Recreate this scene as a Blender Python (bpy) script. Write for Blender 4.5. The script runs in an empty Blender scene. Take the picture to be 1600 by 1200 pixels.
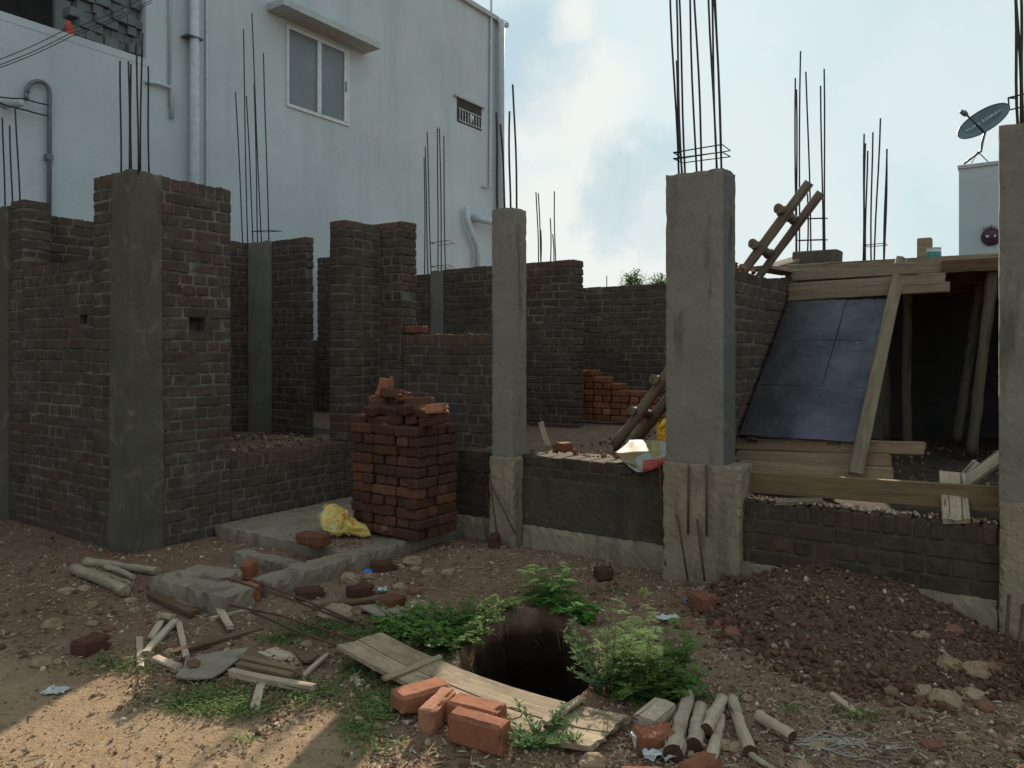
import bpy, math, random
from mathutils import Vector, Matrix, noise, Quaternion
R = math.radians
random.seed(11)
sc = bpy.context.scene
col = sc.collection

# ------------------------------------------------------------------ camera
F = 1200.0; YAW = R(34.3); H = 1.5
sA, cA = math.sin(YAW), math.cos(YAW)
cam_d = bpy.data.cameras.new('camera'); cam = bpy.data.objects.new('camera', cam_d); col.objects.link(cam)
cam.location = (0, 0, H); cam.rotation_euler = (R(90), 0, YAW)
cam_d.sensor_width = 36; cam_d.lens = 27.0; cam_d.shift_y = -50 / 1600.0
cam_d.clip_start = 0.05; cam_d.clip_end = 2000
sc.camera = cam

# ------------------------------------------------------------------ light
SUN_EL = R(23.4); SUN_AZ = R(22.5)           # azimuth measured from +Y towards -X
SKY_STR = 0.1
sd = bpy.data.lights.new('sun', 'SUN'); sun = bpy.data.objects.new('sun', sd); col.objects.link(sun)
sd.energy = 5.0; sd.angle = R(0.5); sd.color = (1.0, 0.89, 0.72)
to_sun = Vector((-math.sin(SUN_AZ) * math.cos(SUN_EL), math.cos(SUN_AZ) * math.cos(SUN_EL), math.sin(SUN_EL)))
sun.rotation_euler = to_sun.to_track_quat('Z', 'Y').to_euler()
sc.view_settings.view_transform = 'Standard'; sc.view_settings.look = 'None'
sc.view_settings.exposure = 0.7; sc.view_settings.gamma = 1.0; sc.view_settings.use_curve_mapping = False

def ray(x, y):
    l = (x - 800) / F
    return (l * cA - sA, l * sA + cA, -(y - 550) / F)
def gz(x, y, z=0.0):
    r = ray(x, y); t = (z - H) / r[2]
    return Vector((r[0] * t, r[1] * t, z))
def onx(x, y, X):
    r = ray(x, y); t = X / r[0]
    return Vector((X, r[1] * t, H + r[2] * t))
def ony(x, y, Y):
    r = ray(x, y); t = Y / r[1]
    return Vector((r[0] * t, Y, H + r[2] * t))
def proj(v):
    l = v[0] * cA + v[1] * sA; d = -v[0] * sA + v[1] * cA
    if d < 0.1: return None
    return (800 + F * l / d, 550 - F * (v[2] - H) / d, d)

def build_world():
    w = bpy.data.worlds.new('World'); sc.world = w; w.use_nodes = True
    nt = w.node_tree; N = nt.nodes; L = nt.links; N.clear()
    out = N.new('ShaderNodeOutputWorld'); bg = N.new('ShaderNodeBackground'); bg.inputs[1].default_value = SKY_STR
    sky = N.new('ShaderNodeTexSky'); sky.sky_type = 'NISHITA'; sky.sun_disc = False
    sky.sun_elevation = SUN_EL; sky.sun_rotation = -SUN_AZ; sky.dust_density = 1.5
    tc = N.new('ShaderNodeTexCoord')
    def mix(fac, a, b):
        m = N.new('ShaderNodeMix'); m.data_type = 'RGBA'
        for s, v in ((m.inputs[0], fac), (m.inputs[6], a), (m.inputs[7], b)):
            if hasattr(v, 'is_linked'): L.new(v, s)
            else: s.default_value = v
        return m.outputs[2]
    EX = SKY_STR * 2 ** 0.7
    def c(r, g, b): return (r / EX, g / EX, b / EX, 1)
    def math_(op, a, b=0.0, cl=False):
        m = N.new('ShaderNodeMath'); m.operation = op; m.use_clamp = cl
        for s, v in ((m.inputs[0], a), (m.inputs[1], b)):
            if hasattr(v, 'is_linked'): L.new(v, s)
            else: s.default_value = v
        return m.outputs[0]
    def noise_(vec, scale, det, rough=0.55, dist=0.0):
        n = N.new('ShaderNodeTexNoise'); n.inputs['Scale'].default_value = scale; n.inputs['Detail'].default_value = det
        n.inputs['Roughness'].default_value = rough; n.inputs['Distortion'].default_value = dist
        L.new(vec, n.inputs['Vector']); return n
    # warped direction so that the cloud banks get billowy edges
    n1 = noise_(tc.outputs['Generated'], 5.0, 7.0, 0.6)
    sub = N.new('ShaderNodeVectorMath'); sub.operation = 'SUBTRACT'; L.new(n1.outputs['Color'], sub.inputs[0]); sub.inputs[1].default_value = (0.5, 0.5, 0.5)
    sca = N.new('ShaderNodeVectorMath'); sca.operation = 'SCALE'; L.new(sub.outputs[0], sca.inputs[0]); sca.inputs['Scale'].default_value = 0.24
    add = N.new('ShaderNodeVectorMath'); add.operation = 'ADD'; L.new(tc.outputs['Generated'], add.inputs[0]); L.new(sca.outputs[0], add.inputs[1])
    nor = N.new('ShaderNodeVectorMath'); nor.operation = 'NORMALIZE'; L.new(add.outputs[0], nor.inputs[0])
    def blob(x, y, rad_px, soft=1.0):
        d = Vector(ray(x, y)).normalized()
        dp = N.new('ShaderNodeVectorMath'); dp.operation = 'DOT_PRODUCT'; L.new(nor.outputs[0], dp.inputs[0]); dp.inputs[1].default_value = d
        mr = N.new('ShaderNodeMapRange'); mr.interpolation_type = 'SMOOTHSTEP'
        a = rad_px / F
        mr.inputs[1].default_value = math.cos(a * 1.25); mr.inputs[2].default_value = math.cos(a * 0.25)
        L.new(dp.outputs['Value'], mr.inputs[0]); return mr.outputs[0]
    base = mix(0.965, sky.outputs[0], c(0.575, 0.735, 0.785))
    n2 = noise_(nor.outputs[0], 2.6, 6.0, 0.5)
    mr = N.new('ShaderNodeMapRange'); mr.inputs[1].default_value = 0.42; mr.inputs[2].default_value = 0.62; L.new(n2.outputs[0], mr.inputs[0])
    col1 = mix(math_('MULTIPLY', mr.outputs[0], 0.4), base, c(0.70, 0.80, 0.81))
    # cream lit cloud banks
    cr = math_('MAXIMUM', math_('MAXIMUM', blob(880, 190, 100), blob(870, 370, 130)), math_('MAXIMUM', blob(960, 400, 130), blob(905, 40, 40)))
    cr = math_('MAXIMUM', cr, math_('MULTIPLY', blob(1500, 130, 130), 0.35))
    cr = math_('MAXIMUM', cr, math_('MULTIPLY', blob(1200, 330, 160), 0.3))
    col2 = mix(math_('MULTIPLY', cr, 0.9), col1, c(0.90, 0.925, 0.885))
    # bluer gaps and shaded cloud bases
    bl = math_('MAXIMUM', blob(810, 95, 95), math_('MAXIMUM', blob(940, 305, 70), math_('MULTIPLY', blob(1010, 265, 60), 0.8)))
    bl = math_('MAXIMUM', bl, math_('MULTIPLY', blob(1020, 345, 45), 0.5))
    col3 = mix(math_('MULTIPLY', bl, 0.55), col2, c(0.40, 0.585, 0.70))
    n4 = noise_(nor.outputs[0], 7.0, 9.0, 0.6, 0.2); m4 = N.new('ShaderNodeMapRange'); m4.inputs[1].default_value = 0.5; m4.inputs[2].default_value = 0.66; L.new(n4.outputs[0], m4.inputs[0])
    col3 = mix(math_('MULTIPLY', m4.outputs[0], 0.4), col3, c(0.84, 0.885, 0.87))
    # thin bright silver rims along billows
    n3 = noise_(nor.outputs[0], 9.0, 8.0, 0.62, 0.3)
    rim = math_('SUBTRACT', 1.0, math_('MULTIPLY', math_('ABSOLUTE', math_('SUBTRACT', n3.outputs[0], 0.53)), 42.0), True)
    rz = math_('MAXIMUM', blob(900, 190, 130), math_('MAXIMUM', blob(1000, 175, 90), math_('MULTIPLY', blob(1540, 90, 110), 0.8)))
    col4 = mix(math_('MULTIPLY', math_('MULTIPLY', rim, rz), 0.2), col3, c(0.86, 0.89, 0.85))
    # below the horizon
    sp = N.new('ShaderNodeSeparateXYZ'); L.new(tc.outputs['Generated'], sp.inputs[0])
    up = N.new('ShaderNodeMapRange'); up.inputs[1].default_value = -0.02; up.inputs[2].default_value = 0.0; L.new(sp.outputs[2], up.inputs[0])
    fin = mix(up.outputs[0], c(0.12, 0.10, 0.08), col4)
    L.new(fin, bg.inputs[0]); L.new(bg.outputs[0], out.inputs[0])
build_world()

# ------------------------------------------------------------------ materials
class MT:
    def __init__(s, name):
        m = bpy.data.materials.new(name); m.use_nodes = True; s.m = m; s.N = m.node_tree.nodes; s.L = m.node_tree.links
        s.b = s.N['Principled BSDF']; s.tc = s.N.new('ShaderNodeTexCoord').outputs['Object']
    def put(s, sock, v):
        if hasattr(v, 'is_linked'): s.L.new(v, sock)
        else: sock.default_value = v
    def noise(s, scale, det=4, rough=0.55, vec=None, dist=0.0, out=0):
        n = s.N.new('ShaderNodeTexNoise'); n.inputs['Scale'].default_value = scale; n.inputs['Detail'].default_value = det
        n.inputs['Roughness'].default_value = rough; n.inputs['Distortion'].default_value = dist
        s.L.new(vec or s.tc, n.inputs['Vector']); return n.outputs[out]
    def voro(s, scale, feat='F1', out='Distance', vec=None):
        n = s.N.new('ShaderNodeTexVoronoi'); n.feature = feat; n.inputs['Scale'].default_value = scale
        s.L.new(vec or s.tc, n.inputs['Vector']); return n.outputs[out]
    def scalev(s, x, y, z):
        m = s.N.new('ShaderNodeMapping'); m.inputs['Scale'].default_value = (x, y, z); s.L.new(s.tc, m.inputs[0]); return m.outputs[0]
    def mr(s, v, a, b, c=0.0, d=1.0):
        n = s.N.new('ShaderNodeMapRange'); s.L.new(v, n.inputs[0])
        for i, q in enumerate((a, b, c, d)): n.inputs[i + 1].default_value = q
        return n.outputs[0]
    def mix(s, f, a, b, mode='MIX'):
        m = s.N.new('ShaderNodeMix'); m.data_type = 'RGBA'; m.blend_type = mode
        for i, v in ((0, f), (6, a), (7, b)):
            if isinstance(v, tuple) and len(v) == 3: v = v + (1,)
            s.put(m.inputs[i], v)
        return m.outputs[2]
    def ma(s, op, a, b=0.0, cl=False):
        m = s.N.new('ShaderNodeMath'); m.operation = op; m.use_clamp = cl; s.put(m.inputs[0], a); s.put(m.inputs[1], b); return m.outputs[0]
    def attr(s, name='tone'):
        n = s.N.new('ShaderNodeAttribute'); n.attribute_name = name; return n.outputs['Fac']
    def rnd(s): return s.N.new('ShaderNodeObjectInfo').outputs['Random']
    def sep(s, vec=None):
        n = s.N.new('ShaderNodeSeparateXYZ'); s.L.new(vec or s.tc, n.inputs[0]); return n.outputs
    def ramp(s, v, stops):
        n = s.N.new('ShaderNodeValToRGB'); e = n.color_ramp.elements
        while len(e) < len(stops): e.new(0.5)
        for q, (p, c) in zip(e, stops): q.position = p; q.color = tuple(c) + (1,)
        s.L.new(v, n.inputs[0]); return n.outputs[0]
    def done(s, color, rough=0.9, bump=None, bstr=0.4, bdist=0.01, metal=0.0, spec=0.3):
        if isinstance(color, tuple) and len(color) == 3: color = color + (1,)
        s.put(s.b.inputs['Base Color'], color); s.put(s.b.inputs['Roughness'], rough); s.b.inputs['Metallic'].default_value = metal
        s.b.inputs['Specular IOR Level'].default_value = spec
        if bump is not None:
            b = s.N.new('ShaderNodeBump'); b.inputs['Strength'].default_value = bstr; b.inputs['Distance'].default_value = bdist
            s.L.new(bump, b.inputs['Height']); s.L.new(b.outputs[0], s.b.inputs['Normal'])
        return s.m

def m_brick(name, smear, cement, clean=(0.20, 0.08, 0.05), dark=(0.068, 0.043, 0.034), mid=(0.108, 0.058, 0.041)):
    t = MT(name); a = t.attr()
    base = t.ramp(a, [(0.0, dark), (0.45, mid), (0.8, (0.15, 0.078, 0.056)), (1.0, clean)])
    base = t.mix(t.mr(t.noise(35, 4), 0.35, 0.7, 0.0, 0.55), base, t.mix(1.0, base, (0.45, 0.42, 0.42), 'MULTIPLY'))
    keep = t.mr(a, 0.82, 0.95, 1.0, 0.22)
    n = t.noise(2.4, 6, 0.62); n2 = t.noise(16, 6, 0.7)
    f = t.ma('ADD', t.mr(n, 0.38, 0.62, 0.15, smear), t.mr(n2, 0.48, 0.68, 0.0, 0.6 * smear), True)
    cement = t.mix(t.mr(t.noise(7, 5, 0.7), 0.35, 0.65), cement, tuple(v * 0.55 for v in cement))
    f = t.ma('MULTIPLY', f, keep)
    base = t.mix(f, base, cement)
    sp_ = t.ma('MULTIPLY', t.mr(t.noise(1.1, 6, 0.72, dist=0.5), 0.56, 0.70, 0, 0.5), t.mr(n2, 0.42, 0.56))
    base = t.mix(t.ma('MULTIPLY', sp_, keep), base, (0.19, 0.17, 0.145) if 'wall' in name else (0.12, 0.10, 0.08))
    h = t.ma('ADD', t.noise(60, 5, 0.7), t.ma('MULTIPLY', t.noise(14, 3), 0.8))
    return t.done(base, 0.95, h, 0.4, 0.009, spec=0.12)
def m_mortar(name, c, patchy=False):
    t = MT(name); n = t.noise(5 if patchy else 18, 6, 0.7)
    return t.done(t.mix(t.mr(n, 0.40, 0.64) if patchy else t.mr(n, 0.3, 0.7), tuple(v * 0.6 for v in c), tuple(v * 1.5 for v in c)), 0.95, t.noise(50, 4), 0.5, 0.01, spec=0.15)
def m_concrete(name, c, dark, streak=0.35, rough=0.9, warm=(0.235, 0.19, 0.145)):
    t = MT(name)
    n1 = t.noise(2.2, 6, 0.6); n2 = t.noise(30, 6, 0.75); nv = t.noise(1.0, 5, 0.6, t.scalev(7, 7, 1.1))
    base = t.mix(t.mr(n1, 0.35, 0.65), c, tuple(v * 0.72 for v in c))
    base = t.mix(t.mr(nv, 0.54, 0.64, 0, streak), base, dark)
    base = t.mix(t.mr(n2, 0.5, 0.75, 0, 0.5), base, tuple(v * 0.5 for v in c))
    base = t.mix(t.mr(t.noise(5, 4, 0.6, dist=0.6), 0.56, 0.66, 0, 0.35), base, warm)
    pit = t.mr(t.voro(38), 0.05, 0.16, 1.0, 0.0); pit = t.ma('MULTIPLY', pit, t.mr(t.noise(9, 2), 0.5, 0.6))
    base = t.mix(t.ma('MULTIPLY', pit, 0.7), base, tuple(v * 0.3 for v in c))
    h = t.ma('SUBTRACT', t.ma('ADD', t.ma('MULTIPLY', n2, 0.9), t.ma('MULTIPLY', t.noise(11, 6, 0.7), 0.5)), t.ma('MULTIPLY', pit, 1.2))
    if 'footing' in name: h = t.ma('ADD', h, t.ma('MULTIPLY', t.noise(1.0, 3, 0.5, t.scalev(16, 16, 0.5)), 2.2))
    return t.done(base, rough, h, 0.6, 0.011, spec=0.2)
def m_wood(name, a, b, dirt=0.45, crack=0.8, fine=1.0, dirtc=(0.16, 0.125, 0.095)):
    t = MT(name)
    g = t.noise(1.0, 6, 0.65, t.scalev(3, 70 * fine, 70 * fine), 0.4); g2 = t.noise(1.0, 4, 0.6, t.scalev(1.2, 14, 14), 1.0)
    base = t.mix(t.mr(g, 0.3, 0.7), a, b)
    base = t.mix(t.mr(g2, 0.5, 0.68, 0, 0.55), base, tuple(v * 0.45 for v in a))
    base = t.mix(t.mr(t.noise(9, 6, 0.7), 0.46, 0.66, 0, dirt), base, dirtc)
    ck = t.mr(t.noise(1.0, 3, 0.5, t.scalev(1.6, 38, 38), 1.2), 0.61, 0.66, 0, crack)
    base = t.mix(ck, base, (0.03, 0.024, 0.02))
    base = t.mix(t.ma('MULTIPLY', t.rnd(), 0.45), base, t.mix(1.0, base, (0.55, 0.5, 0.46), 'MULTIPLY'))
    return t.done(base, 0.85, t.ma('SUBTRACT', t.ma('ADD', g, t.ma('MULTIPLY', t.noise(25, 3), 0.3)), ck), 0.6, 0.008, spec=0.15)

M = {}
M['brick'] = m_brick('wall_brick', 0.85, (0.102, 0.083, 0.067))
M['mortar'] = m_mortar('wall_mortar', (0.118, 0.098, 0.08), True)
M['brick_dark'] = m_brick('damp_brick', 1.25, (0.078, 0.058, 0.042), clean=(0.145, 0.068, 0.044), dark=(0.055, 0.036, 0.027), mid=(0.09, 0.052, 0.035))
M['mortar_dark'] = m_mortar('damp_mortar', (0.072, 0.054, 0.039))
M['concrete'] = m_concrete('column_concrete', (0.25, 0.217, 0.172), (0.10, 0.092, 0.08), 0.9)
M['concrete_dark'] = m_concrete('dark_column_concrete', (0.118, 0.100, 0.078), (0.055, 0.047, 0.038))
M['concrete_side'] = m_concrete('dark_column_side', (0.15, 0.138, 0.12), (0.065, 0.062, 0.058), 0.9)  # darker concrete tone for the right hand face of a column
M['concrete_rough'] = m_concrete('rough_footing_concrete', (0.30, 0.232, 0.162), (0.155, 0.12, 0.086), 0.75)
M['concrete_grey'] = m_concrete('inner_concrete', (0.19, 0.175, 0.15), (0.10, 0.09, 0.075), 0.3)
M['apron'] = m_concrete('apron_concrete', (0.265, 0.208, 0.152), (0.115, 0.088, 0.065), 0.65)
M['plank'] = m_wood('plank_wood', (0.18, 0.135, 0.09), (0.28, 0.215, 0.148), crack=0.3)
M['plank_red'] = m_wood('reddish_plank_wood', (0.20, 0.125, 0.075), (0.30, 0.205, 0.13), crack=0.25)
M['plank_brown'] = m_wood('thick_plank_wood', (0.165, 0.103, 0.052), (0.25, 0.165, 0.09), fine=0.5, crack=0.2)
M['ply'] = m_wood('pit_cover_wood', (0.30, 0.225, 0.145), (0.40, 0.315, 0.21), 0.8, 0.3, 0.35, (0.20, 0.14, 0.09))
M['weathered'] = m_wood('weathered_wood', (0.37, 0.28, 0.20), (0.58, 0.465, 0.35))
M['pole'] = m_wood('pole_wood', (0.26, 0.20, 0.135), (0.42, 0.335, 0.23))
M['prop'] = m_wood('prop_wood', (0.155, 0.122, 0.088), (0.255, 0.205, 0.148))
M['darkwood'] = m_wood('dark_scrap_wood', (0.10, 0.055, 0.03), (0.19, 0.11, 0.065))
M['pole_end'] = m_mortar('log_end', (0.07, 0.04, 0.026))

def m_loose(name):
    t = MT(name); r = t.rnd()
    base = t.ramp(r, [(0.0, (0.17, 0.065, 0.04)), (0.5, (0.25, 0.092, 0.05)), (0.85, (0.31, 0.12, 0.065)), (1.0, (0.38, 0.17, 0.10))])
    base = t.mix(t.mr(t.noise(16, 5, 0.7), 0.42, 0.7, 0, 0.6), base, (0.13, 0.06, 0.042))
    base = t.mix(t.mr(t.noise(40, 4, 0.6), 0.6, 0.75, 0, 0.4), base, (0.36, 0.22, 0.15))
    return t.done(base, 0.95, t.ma('ADD', t.noise(70, 5, 0.7), t.noise(18, 3)), 0.5, 0.006, spec=0.15)
M['loose'] = m_loose('loose_brick')
def m_stack():
    t = MT('stacked_brick'); r = t.rnd()
    base = t.ramp(r, [(0.0, (0.066, 0.031, 0.02)), (0.6, (0.10, 0.042, 0.026)), (1.0, (0.16, 0.066, 0.038))])
    base = t.mix(t.mr(t.noise(22, 5, 0.7), 0.42, 0.7, 0, 0.6), base, (0.07, 0.032, 0.026))
    return t.done(base, 0.95, t.ma('ADD', t.noise(70, 5, 0.7), t.noise(18, 3)), 0.5, 0.006, spec=0.15)
M['stack'] = m_stack()

def m_white():
    t = MT('white_plaster')
    base = t.mix(t.mr(t.noise(0.55, 6, 0.6), 0.35, 0.68), (0.485, 0.528, 0.548), (0.40, 0.44, 0.46))
    base = t.mix(t.mr(t.noise(1.0, 6, 0.65, t.scalev(2.2, 2.2, 0.30)), 0.50, 0.68, 0, 0.45), base, (0.345, 0.38, 0.39))
    base = t.mix(t.mr(t.noise(2.4, 6, 0.7, dist=0.8), 0.56, 0.70, 0, 0.45), base, (0.42, 0.43, 0.38))
    base = t.mix(t.mr(t.noise(9, 6, 0.75), 0.58, 0.72, 0, 0.35), base, (0.33, 0.37, 0.38))
    return t.done(base, 0.9, t.ma('ADD', t.noise(3, 6, 0.7), t.ma('MULTIPLY', t.noise(60, 3), 0.15)), 0.45, 0.03, spec=0.2)
M['white'] = m_white()
def simple(name, c, rough=0.6, var=0.25, scale=12, metal=0.0, spec=0.4, bump=0.2):
    t = MT(name); n = t.noise(scale, 5, 0.65)
    return t.done(t.mix(t.mr(n, 0.35, 0.7), c, tuple(v * (1 - var) for v in c)), rough, n, bump, 0.004, metal, spec)
M['pipe'] = simple('grey_pipe', (0.47, 0.51, 0.54), 0.5)
M['conduit'] = simple('dark_conduit', (0.14, 0.155, 0.165), 0.5)
M['frame'] = simple('window_frame', (0.60, 0.62, 0.62), 0.4)
M['trim'] = simple('awning_plaster', (0.44, 0.47, 0.47), 0.9)
M['black'] = simple('black_rubber', (0.02, 0.02, 0.022), 0.6)
M['rebar'] = simple('steel_rebar', (0.055, 0.045, 0.042), 0.7, 0.5, 60, 0.4)
M['rust'] = simple('rusty_rebar', (0.13, 0.065, 0.04), 0.8, 0.5, 60, 0.2)
M['redcloth'] = simple('red_plastic', (0.55, 0.06, 0.03), 0.7)
M['blue'] = simple('blue_wrapper', (0.02, 0.14, 0.55), 0.35)
M['silver'] = simple('silver_wrapper', (0.55, 0.56, 0.55), 0.35, 0.4, 30)
M['string'] = simple('white_string', (0.36, 0.33, 0.28), 0.9)
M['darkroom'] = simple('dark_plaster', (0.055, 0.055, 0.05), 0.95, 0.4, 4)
M['greyblock'] = simple('grey_block', (0.15, 0.165, 0.165), 0.9, 0.35, 8)
M['cup'] = simple('white_cup', (0.6, 0.6, 0.57), 0.5)
M['sheet'] = simple('grey_board', (0.27, 0.215, 0.165), 0.8, 0.35, 14)
def m_glass():
    t = MT('frosted_pane')
    v = t.scalev(1, 30, 30); 
    n = t.N.new('ShaderNodeTexBrick'); n.inputs['Scale'].default_value = 1.0; n.inputs['Color1'].default_value = (0.13, 0.155, 0.17, 1); n.inputs['Color2'].default_value = (0.105, 0.125, 0.138, 1)
    n.inputs['Mortar'].default_value = (0.07, 0.082, 0.09, 1); n.inputs['Mortar Size'].default_value = 0.03
    sw = t.N.new('ShaderNodeCombineXYZ'); sp = t.sep(v); t.L.new(sp[1], sw.inputs[0]); t.L.new(sp[2], sw.inputs[1]); t.L.new(sw.outputs[0], n.inputs['Vector'])
    return t.done(t.mix(t.mr(t.noise(1.4, 4), 0.4, 0.65, 0, 0.4), n.outputs[0], (0.20, 0.235, 0.255)), 0.18, n.outputs[1], 0.2, 0.003, spec=0.6)
M['glass'] = m_glass()
def m_steel():
    t = MT('formwork_steel')
    n = t.noise(2.4, 6, 0.6, dist=0.5)
    base = t.mix(t.mr(n, 0.40, 0.62), (0.028, 0.028, 0.038), (0.082, 0.08, 0.115))
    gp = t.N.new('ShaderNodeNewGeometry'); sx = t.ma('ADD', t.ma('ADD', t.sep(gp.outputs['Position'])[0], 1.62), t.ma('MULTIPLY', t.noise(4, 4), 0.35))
    base = t.mix(t.mr(sx, 0.22, 0.50, 0.88, 0.0), base, (0.022, 0.02, 0.02))  # blends to near black towards the left edge of the sheets
    base = t.mix(t.mr(t.noise(3, 6, 0.75), 0.56, 0.66, 0, 0.5), base, (0.07, 0.055, 0.045))
    base = t.mix(t.mr(t.noise(8, 5, 0.7), 0.56, 0.7, 0, 0.6), base, (0.05, 0.05, 0.06))
    spl = t.ma('MULTIPLY', t.mr(t.voro(5), 0.04, 0.10, 1.0, 0.0), t.mr(t.noise(3, 2), 0.56, 0.6)); base = t.mix(t.ma('MULTIPLY', spl, 0.8), base, (0.25, 0.24, 0.22))
    base = t.mix(t.mr(t.noise(1.0, 3, 0.6, t.scalev(2, 60, 60), 1.5), 0.66, 0.70, 0, 0.5), base, (0.17, 0.17, 0.19))
    return t.done(base, t.mr(t.noise(5, 4), 0.3, 0.7, 0.4, 0.7), t.noise(3.5, 5, 0.6), 0.5, 0.03, 0.1, 0.35)
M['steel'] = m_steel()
def m_rock(name, a, b):
    t = MT(name); r = t.rnd()
    base = t.mix(t.mr(t.noise(14, 6, 0.7), 0.35, 0.7), a, b)
    base = t.mix(t.ma('MULTIPLY', r, 0.5), base, t.mix(1.0, base, (0.6, 0.5, 0.45), 'MULTIPLY'))
    return t.done(base, 0.95, t.ma('ADD', t.noise(30, 6, 0.7), t.noise(90, 3)), 0.7, 0.008, spec=0.15)
M['rock'] = m_rock('tan_rock', (0.37, 0.26, 0.175), (0.20, 0.125, 0.08))
M['rock_red'] = m_rock('reddish_rock', (0.25, 0.12, 0.08), (0.15, 0.07, 0.05))
def m_sack(name, a, b, c):
    t = MT(name)
    base = t.mix(t.mr(t.noise(5.5, 2, 0.5, dist=1.2), 0.55, 0.57), a, b)
    base = t.mix(t.mr(t.noise(7.5, 2, 0.5, dist=0.6), 0.62, 0.64), base, c)
    return t.done(base, 0.6, t.ma('ADD', t.noise(12, 4, 0.6), t.ma('MULTIPLY', t.noise(200, 2), 0.1)), 0.6, 0.02, spec=0.3)
M['sack'] = m_sack('yellow_sack', (0.60, 0.42, 0.12), (0.62, 0.45, 0.14), (0.62, 0.50, 0.26))
M['sack_orange'] = m_sack('orange_sack', (0.75, 0.40, 0.03), (0.70, 0.36, 0.02), (0.8, 0.6, 0.3))

def m_leaf(name, a, b, trans=0.35):
    t = MT(name); v = t.attr(); c = t.mix(v, a, b)
    t.put(t.b.inputs['Base Color'], c); t.b.inputs['Roughness'].default_value = 0.85; t.b.inputs['Specular IOR Level'].default_value = 0.08
    tr = t.N.new('ShaderNodeBsdfTranslucent'); t.L.new(c, tr.inputs[0]); ms = t.N.new('ShaderNodeMixShader'); ms.inputs[0].default_value = trans
    t.L.new(t.b.outputs[0], ms.inputs[1]); t.L.new(tr.outputs[0], ms.inputs[2])
    t.L.new(ms.outputs[0], t.N['Material Output'].inputs[0]); return t.m
M['leaf'] = m_leaf('weed_leaf', (0.036, 0.082, 0.026), (0.14, 0.215, 0.055), 0.3)
M['leaf_pale'] = m_leaf('pale_leaf', (0.055, 0.11, 0.04), (0.15, 0.24, 0.09), 0.25)
M['leaf_fern'] = m_leaf('bright_leaf', (0.04, 0.11, 0.03), (0.13, 0.26, 0.05))
M['grass'] = m_leaf('grass_blade', (0.05, 0.105, 0.025), (0.20, 0.26, 0.09))
M['twig'] = simple('weed_stem', (0.13, 0.15, 0.06), 0.8)
M['flower'] = simple('white_flower', (0.75, 0.75, 0.72), 0.7)
def m_chip(name, stops):
    t = MT(name); return t.done(t.ramp(t.attr(), stops), 0.95, t.noise(60, 3), 0.4, 0.004, spec=0.15)
M['gravel'] = m_chip('gravel_stone', [(0.0, (0.085, 0.044, 0.028)), (0.35, (0.18, 0.092, 0.058)), (0.6, (0.25, 0.15, 0.098)), (0.85, (0.37, 0.26, 0.18)), (1.0, (0.50, 0.41, 0.32))])
M['clod'] = m_chip('soil_clod', [(0.0, (0.06, 0.030, 0.019)), (0.6, (0.135, 0.07, 0.043)), (0.93, (0.19, 0.112, 0.07)), (1.0, (0.25, 0.19, 0.145))])
M['chip'] = m_chip('wood_chip', [(0.0, (0.09, 0.055, 0.035)), (0.6, (0.25, 0.18, 0.11)), (1.0, (0.42, 0.35, 0.25))])

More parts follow.
